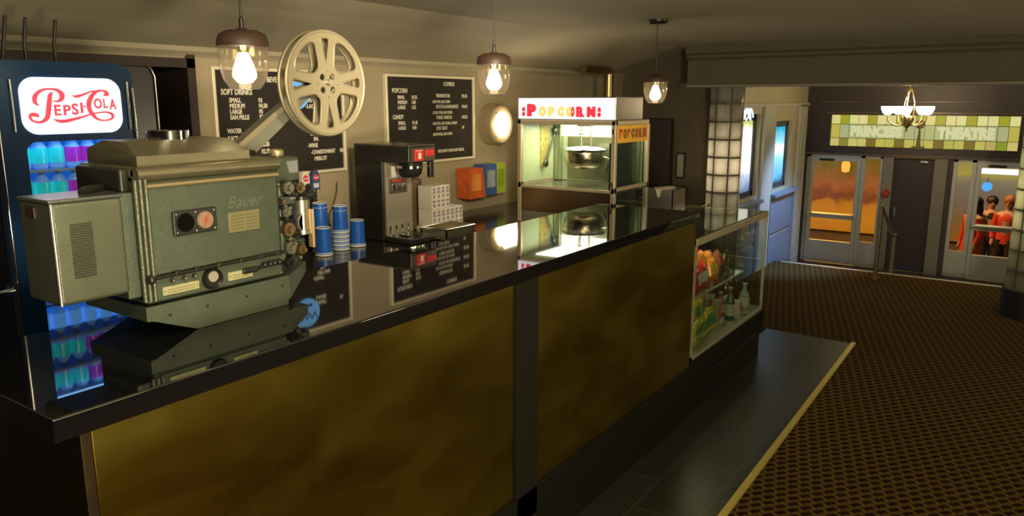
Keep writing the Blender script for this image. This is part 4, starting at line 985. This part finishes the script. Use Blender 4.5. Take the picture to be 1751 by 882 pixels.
# dispenser behind the cups: two soda taps
sd = thing('soda_dispenser', 'dark soda tap tower behind the blue cups, partly behind the projector', 'dispenser', (2.40, 3.0, .905))
link('tower', MB().box(2.43, 2.56, 2.96, 3.06, .907, 1.24, .01), mat('tower_dark', (.04,.035,.03), .3, .5), sd)
for i, (x, c_) in enumerate(((2.462, (.62,.55,.48)), (2.525, (.03,.06,.16)))):
    hb = MB(); hb.prism([(x-.026,1.19),(x+.026,1.19),(x+.024,1.26),(x+.012,1.285),(x-.012,1.285),(x-.024,1.26)], 2.915, 2.935, 'y')
    ho = link('tap_handle', hb, mat('tap_%d' % i, c_, .4), sd)
    rr = MB(); rr.lathe([(0,-.003),(.016,-.003),(.016,.001)], (x, 2.915, 1.25), 'y', 20); link('roundel', rr, mat('roundel_red', (.6,.04,.04), .4), ho)
    wv2 = MB(); wv2.box(x-.015, x+.015, 2.909, 2.912, 1.247, 1.252); wv2.box(x-.016, x+.016, 2.912, 2.915, 1.20, 1.222); link('white_mark', wv2, mat('mark_pale', (.5,.55,.65), .4), ho)
    link('nozzle', MB().cyl((x, 2.93, 1.12), .012, .07, 'z', 12), M_chrome, ho)
cb = MB(); cb.tube([(2.69+.10*math.sin(q*.32-.3), 3.04, .95+.042*q) for q in range(0, 7)], .005, 8)
cb.tube([(2.72-.0*q, 3.05, .92+.03*q) for q in range(3)], .006, 8)
tag(link('cable', cb, mat('cable_grey', (.30,.26,.18), .5), base=(2.7, 3.04, .907)), 'grey cable curving down the wall left of the coffee brewer', 'cable')

# ================================================================ drinks cooler
ck = thing('drinks_cooler', 'tall dark blue drinks cooler with a lit white sign over blue-lit shelves', 'cooler', (1.19, 2.75, 0))
M_navy = mat('cooler_navy', (.006,.038,.11), .25, .1)
kx0, kx1, ky0, ky1 = .965, 1.380, 2.45, 3.02
body = MB()
body.box(kx0, kx0+.03, ky0+.03, ky1, .006, 1.72); body.box(kx1-.03, kx1, ky0+.03, ky1, .006, 1.72); body.box(kx0, kx1, ky0+.03, ky1, 1.70, 1.735, .01); body.box(kx0, kx1, ky1-.03, ky1, .006, 1.72); body.box(kx0, kx1, ky0+.03, ky1, .006, .35)
link('cabinet', body, mat('cooler_body', (.008,.010,.022), .35), ck)
wx0, wx1, wz0, wz1 = 1.041, 1.335, .42, 1.492
dr = MB()     # door frame around the window, with sign header; corners rounded at the top
def arc(cx, cz, r, a0, a1, n=8): return [(cx+r*math.cos(a0+(a1-a0)*i/n), cz+r*math.sin(a0+(a1-a0)*i/n)) for i in range(n+1)]
top = arc(kx1-.05, 1.735-.05, .05, 0, PI/2) + arc(kx0+.05, 1.735-.05, .05, PI/2, PI)
dr.prism([(kx1, 1.50)] + top + [(kx0, 1.50)], ky0, ky0+.035, 'y')
dr.box(kx0, wx0, ky0, ky0+.035, .35, 1.50); dr.box(wx1, kx1, ky0, ky0+.035, .35, 1.50); dr.box(kx0, kx1, ky0, ky0+.035, .35, wz0)
for (cx_1, sgx) in ((wx0, 1), (wx1, -1)):   # rounded window corners
    r = .03; pts = [(cx_1, 1.50), (cx_1, wz1+.008-r)] + [(cx_1+sgx*(r-r*math.cos(a)), wz1+.008-r+r*math.sin(a)) for a in [i*PI/16 for i in range(1, 9)]]
    dr.prism(pts, ky0, ky0+.035, 'y')
do = link('cooler_door', dr, M_navy, ck)
tm = MB()
for xx in (kx0+.006, kx1-.006): tm.tube([(xx, ky0-.004, .40), (xx, ky0-.004, 1.66)], .0045, 8)
for xx in (1.014, 1.358): tm.tube([(xx, ky0-.004, 1.53), (xx, ky0-.004, 1.68)], .004, 8)
link('chrome_trim', tm, M_chrome, do)
hn = MB(); hn.tube([(.945, ky0-.01, 1.085), (.935, ky0-.05, 1.08), (.90, ky0-.055, 1.08), (.86, ky0-.055, 1.08)], .010, 10); hn.sphere((.86, ky0-.055, 1.08), .016, 10)
link('door_handle', hn, M_chrome, do)
# sign
def rrect(x0, x1, z0, z1, r): return arc(x1-r, z1-r, r, 0, PI/2) + arc(x0+r, z1-r, r, PI/2, PI) + arc(x0+r, z0+r, r, PI, 1.5*PI) + arc(x1-r, z0+r, r, 1.5*PI, 2*PI)
sx0, sx1, sz0, sz1 = 1.036, 1.333, 1.521, 1.688
so = link('sign_face', MB().prism(rrect(sx0, sx1, sz0, sz1, .045), ky0-.006, ky0+.001, 'y'), emis('cooler_sign_white', (.97,.99,1.0), 1.25), do)
def sgp(X, Y):    # artwork units (1470 x 882) -> sign face
    u = (X-70-(Y-70)*.065)/1310; v = (Y-80)/745
    return (sx0+u*(sx1-sx0), sz1-v*(sz1-sz0))
def ribbon(mb, pts, y):
    P = [(sgp(a, b), w_*.5*(sx1-sx0)/1310) for a, b, w_ in pts]; Q = []
    for i in range(len(P)-1):
        p0 = P[max(i-1,0)]; p1 = P[i]; p2 = P[i+1]; p3 = P[min(i+2, len(P)-1)]
        for k_ in range(6):
            t_ = k_/6
            def cr_(a, b, c, d): return .5*((2*b)+(-a+c)*t_+(2*a-5*b+4*c-d)*t_*t_+(-a+3*b-3*c+d)*t_**3)
            Q.append((cr_(p0[0][0],p1[0][0],p2[0][0],p3[0][0]), cr_(p0[0][1],p1[0][1],p2[0][1],p3[0][1]), max(.0004, cr_(p0[1],p1[1],p2[1],p3[1]))))
    Q.append((P[-1][0][0], P[-1][0][1], P[-1][1])); vs = []; n_ = len(Q)
    for i in range(n_):
        a, b = Q[max(i-1,0)], Q[min(i+1,n_-1)]; dx, dz = b[0]-a[0], b[1]-a[1]; l_ = math.hypot(dx, dz) or 1; nx_, nz_ = -dz/l_, dx/l_
        x, z, w_ = Q[i]
        for sg_ in (1, -1):
            for yy in (y, y+.0015): vs.append((x+nx_*w_*sg_, yy, z+nz_*w_*sg_))
    fs = []
    for i in range(n_-1):
        a, b = i*4, (i+1)*4
        fs += [(a, b, b+2, a+2), (a+1, a+3, b+3, b+1), (a, a+1, b+1, b), (a+2, b+2, b+3, a+3)]
    fs += [(0,2,3,1), ((n_-1)*4, (n_-1)*4+1, (n_-1)*4+3, (n_-1)*4+2)]
    mb._new(vs, fs)
lg = MB(); yy = ky0-.0078
ribbon(lg, [(315,448,5),(268,412,45),(262,345,58),(305,278,42),(380,240,30),(470,232,26),(555,252,44),(600,305,66),(592,360,55),(545,392,28),(478,388,10)], yy)
ribbon(lg, [(492,280,10),(455,305,46),(438,400,60),(425,500,62),(408,590,58),(368,642,46),(300,664,30),(222,640,30),(195,585,38),(232,562,50),(282,575,46),(295,600,12)], yy-.0003)
ribbon(lg, [(478,625,6),(540,650,38),(620,656,46),(750,630,38),(880,596,26),(980,566,20),(1100,545,20),(1200,545,24),(1268,582,42),(1250,636,28),(1150,656,20),(1060,636,32),(1000,582,50),(955,505,60),(948,420,64),(972,350,60),(1020,285,46),(1080,252,32),(1140,246,26),(1192,270,44),(1196,296,56),(1150,302,20)], yy-.0006)
ribbon(lg, [(728,315,5),(790,327,38),(880,300,28),(980,262,22),(1080,244,14)], yy)
for ch_, (a, b, c, d) in (('E',(500,575,436,580)),('P',(615,705,440,580)),('S',(722,800,420,575)),('I',(838,862,408,550)),('O',(1018,1120,352,495)),('L',(1148,1198,355,487)),('A',(1230,1320,362,508))):
    (xa, za), (xb, zb_) = sgp(a, d), sgp(b, c)
    lg.text(ch_, frame_front(0, yy, 0), depth=.0006, bold=.03, size=1, fit=(xa, xb, za, zb_))
(xa, za) = sgp(888, 462); lg.box(xa-.003, xa+.003, yy, yy+.001, za-.003, za+.003)
link('script_logo', lg, mat('logo_red', (.70,.03,.06), .5, em=(.86,.10,.13), es=.75), so)
link('window_glass', MB().box(wx0, wx1, ky0+.015, ky0+.018, wz0, wz1), M_glass, do)
# interior
Mblue = emis('cooler_back_glow', (.01,.15,.85), .55)
link('lit_liner', (lambda m: (m.box(kx0+.03, kx1-.03, 2.74, 2.75, .35, 1.69), m.box(kx0+.031, kx0+.036, 2.50, 2.74, .35, 1.69), m.box(kx1-.036, kx1-.031, 2.50, 2.74, .35, 1.69), m)[3])(MB()), Mblue, ck)
shz = [1.412, 1.307, 1.202, 1.097, .992, .887]
for z in shz: link('shelf', MB().box(kx0+.037, kx1-.037, 2.50, 2.735, z-.007, z), mat('wire_shelf', (.35,.45,.6), .3, .5), ck)
light('AREA', 'cooler_lamp', (1.19, 2.495, 1.495), .22, (.25,.55,1), .3, .03, (1.19, 2.62, .9))
def soda(col, colname, lid):
    t_ = thing('soda_bottle', '', 'bottle', (0,0,0))
    m_ = mat('soda_'+colname, col, .15, em=col, es=.35)  # labels and bodies emit light themselves, as if lit by the cooler
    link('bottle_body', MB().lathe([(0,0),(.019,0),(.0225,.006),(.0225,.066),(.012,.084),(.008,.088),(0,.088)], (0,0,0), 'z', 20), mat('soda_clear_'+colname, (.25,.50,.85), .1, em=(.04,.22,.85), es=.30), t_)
    link('bottle_label', MB().lathe([(.0232,.018),(.0232,.064)], (0,0,0), 'z', 20), m_, t_)
    link('cap', MB().cyl((0,0,.087), .009, .010, 'z', 14), mat('cap_'+lid[0], lid[1], .4), t_)
    return t_
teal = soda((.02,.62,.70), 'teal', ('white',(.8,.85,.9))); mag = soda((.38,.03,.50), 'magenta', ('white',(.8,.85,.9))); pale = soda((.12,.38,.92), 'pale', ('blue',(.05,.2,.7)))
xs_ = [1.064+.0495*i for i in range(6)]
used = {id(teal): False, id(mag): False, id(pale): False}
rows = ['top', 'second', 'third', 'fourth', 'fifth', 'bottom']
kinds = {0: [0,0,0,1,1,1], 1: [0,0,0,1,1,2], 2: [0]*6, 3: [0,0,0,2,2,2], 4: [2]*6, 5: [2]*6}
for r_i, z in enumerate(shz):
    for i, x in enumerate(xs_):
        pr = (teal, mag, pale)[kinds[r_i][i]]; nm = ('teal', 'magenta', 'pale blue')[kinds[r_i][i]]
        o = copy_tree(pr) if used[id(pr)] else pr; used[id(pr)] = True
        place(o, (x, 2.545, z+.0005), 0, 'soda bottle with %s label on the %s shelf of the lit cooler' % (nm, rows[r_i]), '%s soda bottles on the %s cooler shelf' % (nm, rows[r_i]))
# three rods standing on the cooler
for i, (xx, dx, lb) in enumerate(((1.085, -.010, 'leftmost of the three black rods standing on the cooler'), (1.142, 0, 'middle of the three black rods standing on the cooler'), (1.230, 0, 'rightmost of the three black rods standing on the cooler'))):
    tag(link('metal_rod', MB().tube([(xx+dx, 2.62, 1.736), (xx, 2.62, 1.80), (xx+.012, 2.62, 1.872)], .0055, 8), M_black, base=(xx, 2.62, 1.736)), lb, 'rod', 'black rods on top of the cooler')
# dark refrigerator in the alcove
fz = thing('upright_fridge', 'dark upright fridge in the alcove right of the drinks cooler', 'fridge', (1.6, 3.3, 0))
fpts = arc(1.86-.04, 1.76-.04, .04, 0, PI/2) + [(1.42, 1.76), (1.42, .006), (1.86, .006)]
link('cabinet', MB().prism(fpts, 3.14, 3.7, 'y'), mat('fridge_navy', (.014,.014,.024), .25), fz)
link('edge_trim', MB().tube([(1.865, 3.135, .8), (1.865, 3.135, 1.72), (1.85, 3.135, 1.755), (1.82, 3.135, 1.765), (1.42, 3.135, 1.765)], .005, 8), M_steel, fz)

# ================================================================ projector
pj = thing('film_projector', 'vintage green enamel film projector standing on the black counter', 'projector', (1.08, 1.7, 1.091))
PY = 1.60
zB = 1.091
# base: underside rises at the left end
bs = MB(); bs.prism([(1.000, zB), (1.268, zB), (1.268, 1.168), (.880, 1.168), (.880, 1.136), (.895, 1.134)], PY-.006, 1.86, 'y')
link('base', bs, M_proj, pj)
be = MB(); be.prism([(1.268, PY-.006), (1.275, PY-.006), (1.420, PY+.10), (1.420, 1.80), (1.268, 1.80)], 1.105, 1.168, 'z')
for v in be.bm.verts:
    if v.co.x > 1.35 and v.co.z < 1.13: v.co.z = 1.14
link('base_extension', be, M_proj, pj)
rb = MB()
for x in (.905, 1.03, 1.14, 1.25): rb.sphere((x+.03 if x < 1 else x, PY-.007, 1.145 if x > 1.2 else 1.14), .0035, 8)
link('base_screws', rb, M_black, pj)
# main housing
mh = MB(); mh.box(.888, 1.262, PY, 1.84, 1.171, 1.448, .008, 3)
mo = link('main_housing', mh, M_proj, pj)
dp_ = MB(); dp_.box(.905, 1.252, PY-.006, PY+.002, 1.236, 1.437, .005)
door = link('lamp_door', dp_, M_proj, mo)
lp_ = MB(); lp_.box(.900, 1.256, PY-.004, PY+.002, 1.176, 1.228, .003); link('control_fascia', lp_, M_proj, mo)
# rounded trims at the top
tt = MB(); tt.tube([(.888, PY+.004, 1.462), (1.262, PY+.004, 1.462)], .016, 14); tt.box(.888, 1.262, PY+.004, 1.84, 1.452, 1.478, .006)
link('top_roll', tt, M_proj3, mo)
tr2 = MB(); tr2.tube([(.905, PY-.008, 1.436), (1.255, PY-.008, 1.436)], .0055, 10); link('door_rail', tr2, mat('rail_pendant_glint', (.46,.38,.22), .32, .7), mo)  # tan of the rail stands for the pendant's warm reflection
vp = MB()
for i in range(3): vp.tube([(.884+.010*i, PY-.001-.003*i, 1.18), (.884+.010*i, PY-.001-.003*i, 1.452)], .0052, 10)
link('corner_ribs', vp, M_proj2, mo)
sd_ = MB(); sd_.box(.868, .890, PY+.03, 1.82, 1.40, 1.475, .006); sd_.tube([(.86, PY+.10, 1.43), (.80, PY+.05, 1.43)], .012, 10); link('side_bracket', sd_, M_projdk, mo)
# window with two round ports
wp = link('inspection_plate', MB().box(.958, 1.070, PY-.013, PY-.005, 1.318, 1.375, .006), M_projdk, door)
link('dark_port', MB().lathe([(0,-.004),(.020,-.004),(.022,0),(0,0)], (.988, PY-.013, 1.347), 'y', 28), mat('port_glass', (.004,.004,.004), .08), wp)
rp = link('red_port', MB().lathe([(0,-.004),(.019,-.004),(.021,0),(0,0)], (1.038, PY-.013, 1.347), 'y', 28), mat('port_pinkish', (.27,.16,.115), .4, var=.15), wp)
zz = MB(); zz.prism([(1.046,1.362),(1.030,1.346),(1.037,1.346),(1.030,1.332),(1.047,1.350),(1.040,1.350)], PY-.0185, PY-.0165, 'y'); link('bolt_mark', zz, mat('bolt_red', (.36,.08,.04), .5), rp)
scw = MB()
for x in (.966, 1.014, 1.062):
    for z in (1.325, 1.368): scw.sphere((x, PY-.0135, z), .003, 8)
link('plate_screws', scw, M_steel, wp)
nm = MB(); nm.text('Bauer', frame_front(1.10, PY-.0065, 1.365), size=.042, depth=.0012, bold=.0006, shear=.35); link('raised_script', nm, mat('script_alloy', (.115,.14,.10), .3, .3), door)
npl = link('name_plate', MB().box(1.103, 1.192, PY-.0085, PY-.005, 1.305, 1.355, .001), mat('ochre_plate', (.21,.20,.10), .4, .3), door)
npt = MB()
for i in range(5): npt.box(1.110, 1.145, PY-.0092, PY-.0082, 1.312+i*.008, 1.315+i*.008); npt.box(1.152, 1.186, PY-.0092, PY-.0082, 1.312+i*.008, 1.315+i*.008)
link('plate_print', npt, mat('plate_print_olive', (.13,.12,.05), .5), npl)
# latch rod and lever
lr = MB(); lr.tube([(.895, PY-.014, 1.232), (1.258, PY-.014, 1.236)], .0042, 10); lr.sphere((.892, PY-.018, 1.231), .010, 14)
for x in (.95, 1.0, 1.06, 1.12, 1.18, 1.23): lr.box(x, x+.012, PY-.019, PY-.008, 1.230, 1.240, .002)
link('latch_rod', lr, mat('rod_dark', (.05,.048,.036), .3, .7), mo)
hv = MB(); hv.box(1.130, 1.175, PY-.016, PY-.008, 1.198, 1.212, .005); hv.tube([(1.175, PY-.014, 1.206), (1.22, PY-.014, 1.211)], .004, 8)
for x in (1.195, 1.212, 1.225, 1.24): hv.sphere((x, PY-.014, 1.211), .008, 10)
link('speed_lever', hv, M_black, mo)
# labels and meter
for (xa, xb, za, zb_) in ((.922, 1.013, 1.187, 1.207), (1.092, 1.162, 1.188, 1.209)):
    lo = link('label_plate', MB().box(xa, xb, PY-.008, PY-.003, za, zb_, .001), M_plate, mo)
    pt = MB()
    for z in (za+.005, za+.011): pt.box(xa+.012, xb-.012, PY-.0087, PY-.0078, z, z+.0018)
    for x in (xa+.005, xb-.005): pt.sphere((x, PY-.008, (za+zb_)/2), .002, 6)
    link('label_print', pt, mat('plate_ink', (.22,.20,.11), .5), lo)
me_ = link('meter', MB().lathe([(0,-.006),(.019,-.006),(.024,-.012),(.026,-.006),(.026,0),(0,0)], (1.048, PY-.004, 1.204), 'y', 32), M_black, mo)
link('meter_dial', MB().lathe([(0,-.0095),(.013,-.0095),(.013,-.005)], (1.048, PY-.004, 1.209), 'y', 24), mat('dial_cream', (.30,.28,.23), .4), me_)
tg = MB()
for x in (.945, .975, 1.0): tg.cyl((x, PY-.014, 1.218), .0035, .012, 'y', 8); tg.sphere((x, PY-.016, 1.219), .005, 8)
for x in (.905, 1.252):
    for z in (1.18, 1.22): tg.sphere((x, PY-.004, z), .003, 6)
link('toggles', tg, mat('toggle_metal', (.2,.15,.10), .3, .7), mo)
# top hood and chimney ring
hx0, hx1 = .905, 1.195
hd_ = MB(); pf = [(PY+.02, 1.478), (PY+.02, 1.500), (PY+.080, 1.529), (1.78, 1.531), (1.83, 1.510), (1.83, 1.478)]
hd_.prism(pf, hx0, hx1, 'x')
for v in hd_.bm.verts:
    if v.co.z > 1.51: v.co.x += .012 if v.co.x < 1 else -.02
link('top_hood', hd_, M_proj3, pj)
cr_ = MB(); cr_.lathe([(.046,0),(.048,0),(.048,.022),(.046,.022)], (1.05, 1.73, 1.528), 'z', 36, close=True); cr_.cyl((1.05, 1.73, 1.529), .044, .004, 'z', 30); link('vent_ring', cr_, M_chrome, pj)
# lamp / motor box on the left
lb_ = MB(); lb_.box(.706, .855, PY, 1.735, 1.207, 1.420, .010, 3); lbo = link('motor_box', lb_, M_proj2, pj)
link('motor_lid', MB().box(.705, .856, PY-.001, 1.736, 1.418, 1.426, .003), mat('lid_grey', (.20,.22,.22), .22, .7), lbo)
gv = MB()
for i in range(22): gv.box(.741, .785, PY-.0035, PY+.001, 1.262+i*.0052, 1.2642+i*.0052)
link('louvre', gv, mat('louvre_dark', (.03,.03,.018), .5), lbo)
link('box_edge', MB().tube([(.709, PY-.001, 1.21), (.709, PY-.001, 1.418)], .004, 8), mat('edge_alloy', (.45,.45,.38), .3, .8), lbo)
link('side_badge', MB().box(.703, .707, 1.66, 1.69, 1.385, 1.408, .001), mat('badge_maroon', (.05,.02,.02), .4), lbo)
link('neck', MB().box(.853, .890, PY+.01, 1.75, 1.19, 1.425, .004), M_proj, pj)
# mechanism on the right
mech = link('mechanism_plate', MB().box(1.262, 1.285, PY+.03, 1.80, 1.171, 1.478, .004), M_projdk, pj)
m1 = MB(); m1.box(1.282, 1.375, PY+.05, 1.74, 1.405, 1.472, .006); m1.box(1.285, 1.33, PY+.02, 1.70, 1.350, 1.372, .004); m1.box(1.285, 1.30, PY+.03, 1.72, 1.20, 1.40, .004); m1.box(1.32, 1.39, PY+.06, 1.72, 1.205, 1.245, .004); m1.box(1.36, 1.372, PY+.06, 1.70, 1.245, 1.32, .003); m1.box(1.335, 1.352, PY+.05, 1.70, 1.185, 1.27, .003)
link('gate_block', m1, M_proj, mech)
kn = MB(); kn.lathe([(0,.0),(.016,0),(.018,.004),(.018,.014),(.014,.018),(0,.018)], (1.325, PY+.08, 1.475), 'z', 20); kn.cyl((1.325, PY+.08, 1.468), .009, .012, 'z', 12)
link('top_knob', kn, mat('knob_tan', (.45,.38,.22), .35, .6), mech)
ga = random.Random(3)
KM = ((M_mech, 'steel_sprocket'), (mat('gear_brass', (.22,.155,.07), .4, .8), 'brass_sprocket'), (M_black, 'dark_roller'))
for i, (x, z, r, w_) in enumerate(((1.305,1.395,.016,.03),(1.345,1.392,.014,.028),(1.38,1.388,.010,.02),(1.30,1.33,.012,.02),(1.30,1.285,.018,.03),(1.325,1.27,.010,.03),(1.305,1.235,.016,.025),(1.34,1.225,.012,.03),(1.30,1.195,.014,.03))):
    tgt = MB()
    tgt.lathe([(0,-w_),(r*.5,-w_),(r*.5,-w_*.6),(r,-w_*.6),(r,-w_*.2),(r*.4,-w_*.2),(r*.4,0),(0,0)], (x, PY+.03, z), 'y', 18)
    for q in range(12):
        a = q*PI/6; tgt.box(x+r*math.cos(a)-.0015, x+r*math.cos(a)+.0015, PY+.03-w_*.6, PY+.03-w_*.2, z+r*math.sin(a)-.0015, z+r*math.sin(a)+.0015)
    link(KM[i % 3][1], tgt, KM[i % 3][0], mech)
for i in range(26):
    x, z = 1.285+ga.random()*.05, 1.185+ga.random()*.21; tgt = MB(); tgt.lathe([(0,0),(.005,0),(.006,.003),(.005,.022),(0,.024)], (x, PY+.005+ga.random()*.02, z), 'y', 12)
    link('screw_knob', tgt, KM[(i*2) % 3][0], mech)
ln_ = MB(); ln_.cyl((1.372, PY+.03, 1.295), .026, .10, 'y', 28); ln_.lathe([(.028,0),(.031,.004),(.031,.012),(.028,.016)], (1.372, PY+.03, 1.295), 'y', 28)
ln_.cyl((1.372, PY+.05, 1.27), .024, .085, 'z', 28); ln_.cyl((1.372, PY+.05, 1.262), .028, .010, 'z', 28); link('lens_barrel', ln_, mat('lens_alloy', (.42,.40,.30), .3, .85), mech)
lc = MB(); lc.cyl((1.372, PY+.05, 1.355), .020, .010, 'z', 24); lc.cyl((1.340, PY+.07, 1.362), .014, .09, 'x', 20); link('lens_collar', lc, M_projdk, mech)
link('film_strip', MB().box(1.378, 1.386, PY+.015, PY+.031, 1.225, 1.330), mat('strip_tan', (.55,.40,.22), .3, .5), mech)
# reel arm
arm = MB(); A0, A1 = Vector((1.255, 1.76, 1.475)), Vector((1.515, 1.76, 1.655))
d_ = (A1-A0).normalized(); n_ = Vector((-d_.z, 0, d_.x))
pts = []
for t_, w_ in ((0,.055),(.5,.05),(1,.030)): pts.append((A0.lerp(A1, t_) + n_*w_*.5))
pts2 = [(A0.lerp(A1, t_) - n_*w_*.5) for t_, w_ in ((1,.030),(.5,.05),(0,.055))]
arm.prism([(p.x, p.z) for p in pts+pts2], 1.748, 1.775, 'y')
ao = link('reel_arm', arm, mat('arm_grey_enamel', (.21,.215,.17), .35, .4), pj)
e2 = MB(); e2.prism([((p+n_*.0).x, (p+n_*.0).z) for p in pts] + [((p-n_*.014).x, (p-n_*.014).z) for p in reversed(pts)], 1.742, 1.749, 'y'); link('arm_flange', e2, M_reel, ao)
link('spindle', MB().cyl((1.538, 1.69, 1.672), .008, .08, 'y', 14), M_steel, ao)
link('arm_foot', MB().box(1.225, 1.30, 1.73, 1.79, 1.470, 1.49, .005), M_projdk, ao)
# film reel: a thing of its own, hung on the spindle
rl = thing('film_reel', 'large pale alloy film reel mounted on the projector arm', 'film reel', (1.538, 1.72, 1.666))
RC = (1.536, 1.72, 1.668); RR = .146
def flange(y):
    mb = MB(); th = .003; b = bmesh.new(); edges = []
    def loop(pts):
        vs = [b.verts.new((RC[0]+p[0], y-th, RC[2]+p[1])) for p in pts]
        edges.extend([b.edges.new((vs[i], vs[(i+1) % len(vs)])) for i in range(len(vs))])
    loop([(RR*math.cos(2*PI*i/120), RR*math.sin(2*PI*i/120)) for i in range(120)])
    wins = []
    def win(a, ri, ro, hi, ho):
        pts = []
        for i in range(40):
            q = 2*PI*i/40; cq, sq = math.cos(q), math.sin(q)
            u = math.copysign(abs(cq)**.55, cq); v = math.copysign(abs(sq)**.55, sq)
            rr = (ri+ro)/2 + (ro-ri)/2*u; h = hi + (ho-hi)*(u+1)/2; tt_ = a + h*v
            pts.append((rr*math.cos(tt_), rr*math.sin(tt_)))
        loop(pts); wins.append(pts)
    for q in range(4):
        win(q*PI/2+.03, .058, .127, .055, .155)
        win(q*PI/2+PI/4+.03, .052, .129, .33, .515)
        a = q*PI/2+PI/4+.03; loop([(.026*math.cos(a)+.0095*math.cos(t_*PI/8), .026*math.sin(a)+.0095*math.sin(t_*PI/8)) for t_ in range(16)])
    loop([(.005*math.cos(t_*PI/6), .005*math.sin(t_*PI/6)) for t_ in range(12)])
    bmesh.ops.triangle_fill(b, edges=edges, use_beauty=True, use_dissolve=False)
    ret = bmesh.ops.extrude_face_region(b, geom=b.faces[:])
    for v in [g_ for g_ in ret['geom'] if isinstance(g_, bmesh.types.BMVert)]: v.co.y += 2*th
    mb._merge(b)
    # raised bead round every window and the rolled outer edge
    for pts in wins: mb.tube([(RC[0]+p[0], y-th, RC[2]+p[1]) for p in pts], .0022, 6, True)
    mb.torus((RC[0], y, RC[2]), RR-.001, .0052, 'y', 90, 8)
    return mb
link('front_flange', flange(1.706), M_reel, rl); link('rear_flange', flange(1.736), M_reel, rl)
link('core', MB().lathe([(.030,-.012),(.034,-.012),(.034,.012),(.030,.012)], (RC[0], 1.721, RC[2]), 'y', 40, close=True), mat('core_grey', (.3,.28,.2), .4, .5), rl)
for q in range(4):
    a = q*PI/2; link('rivet', MB().sphere((RC[0]+.038*math.cos(a), 1.702, RC[2]+.038*math.sin(a)), .004, 8), M_chrome, rl)
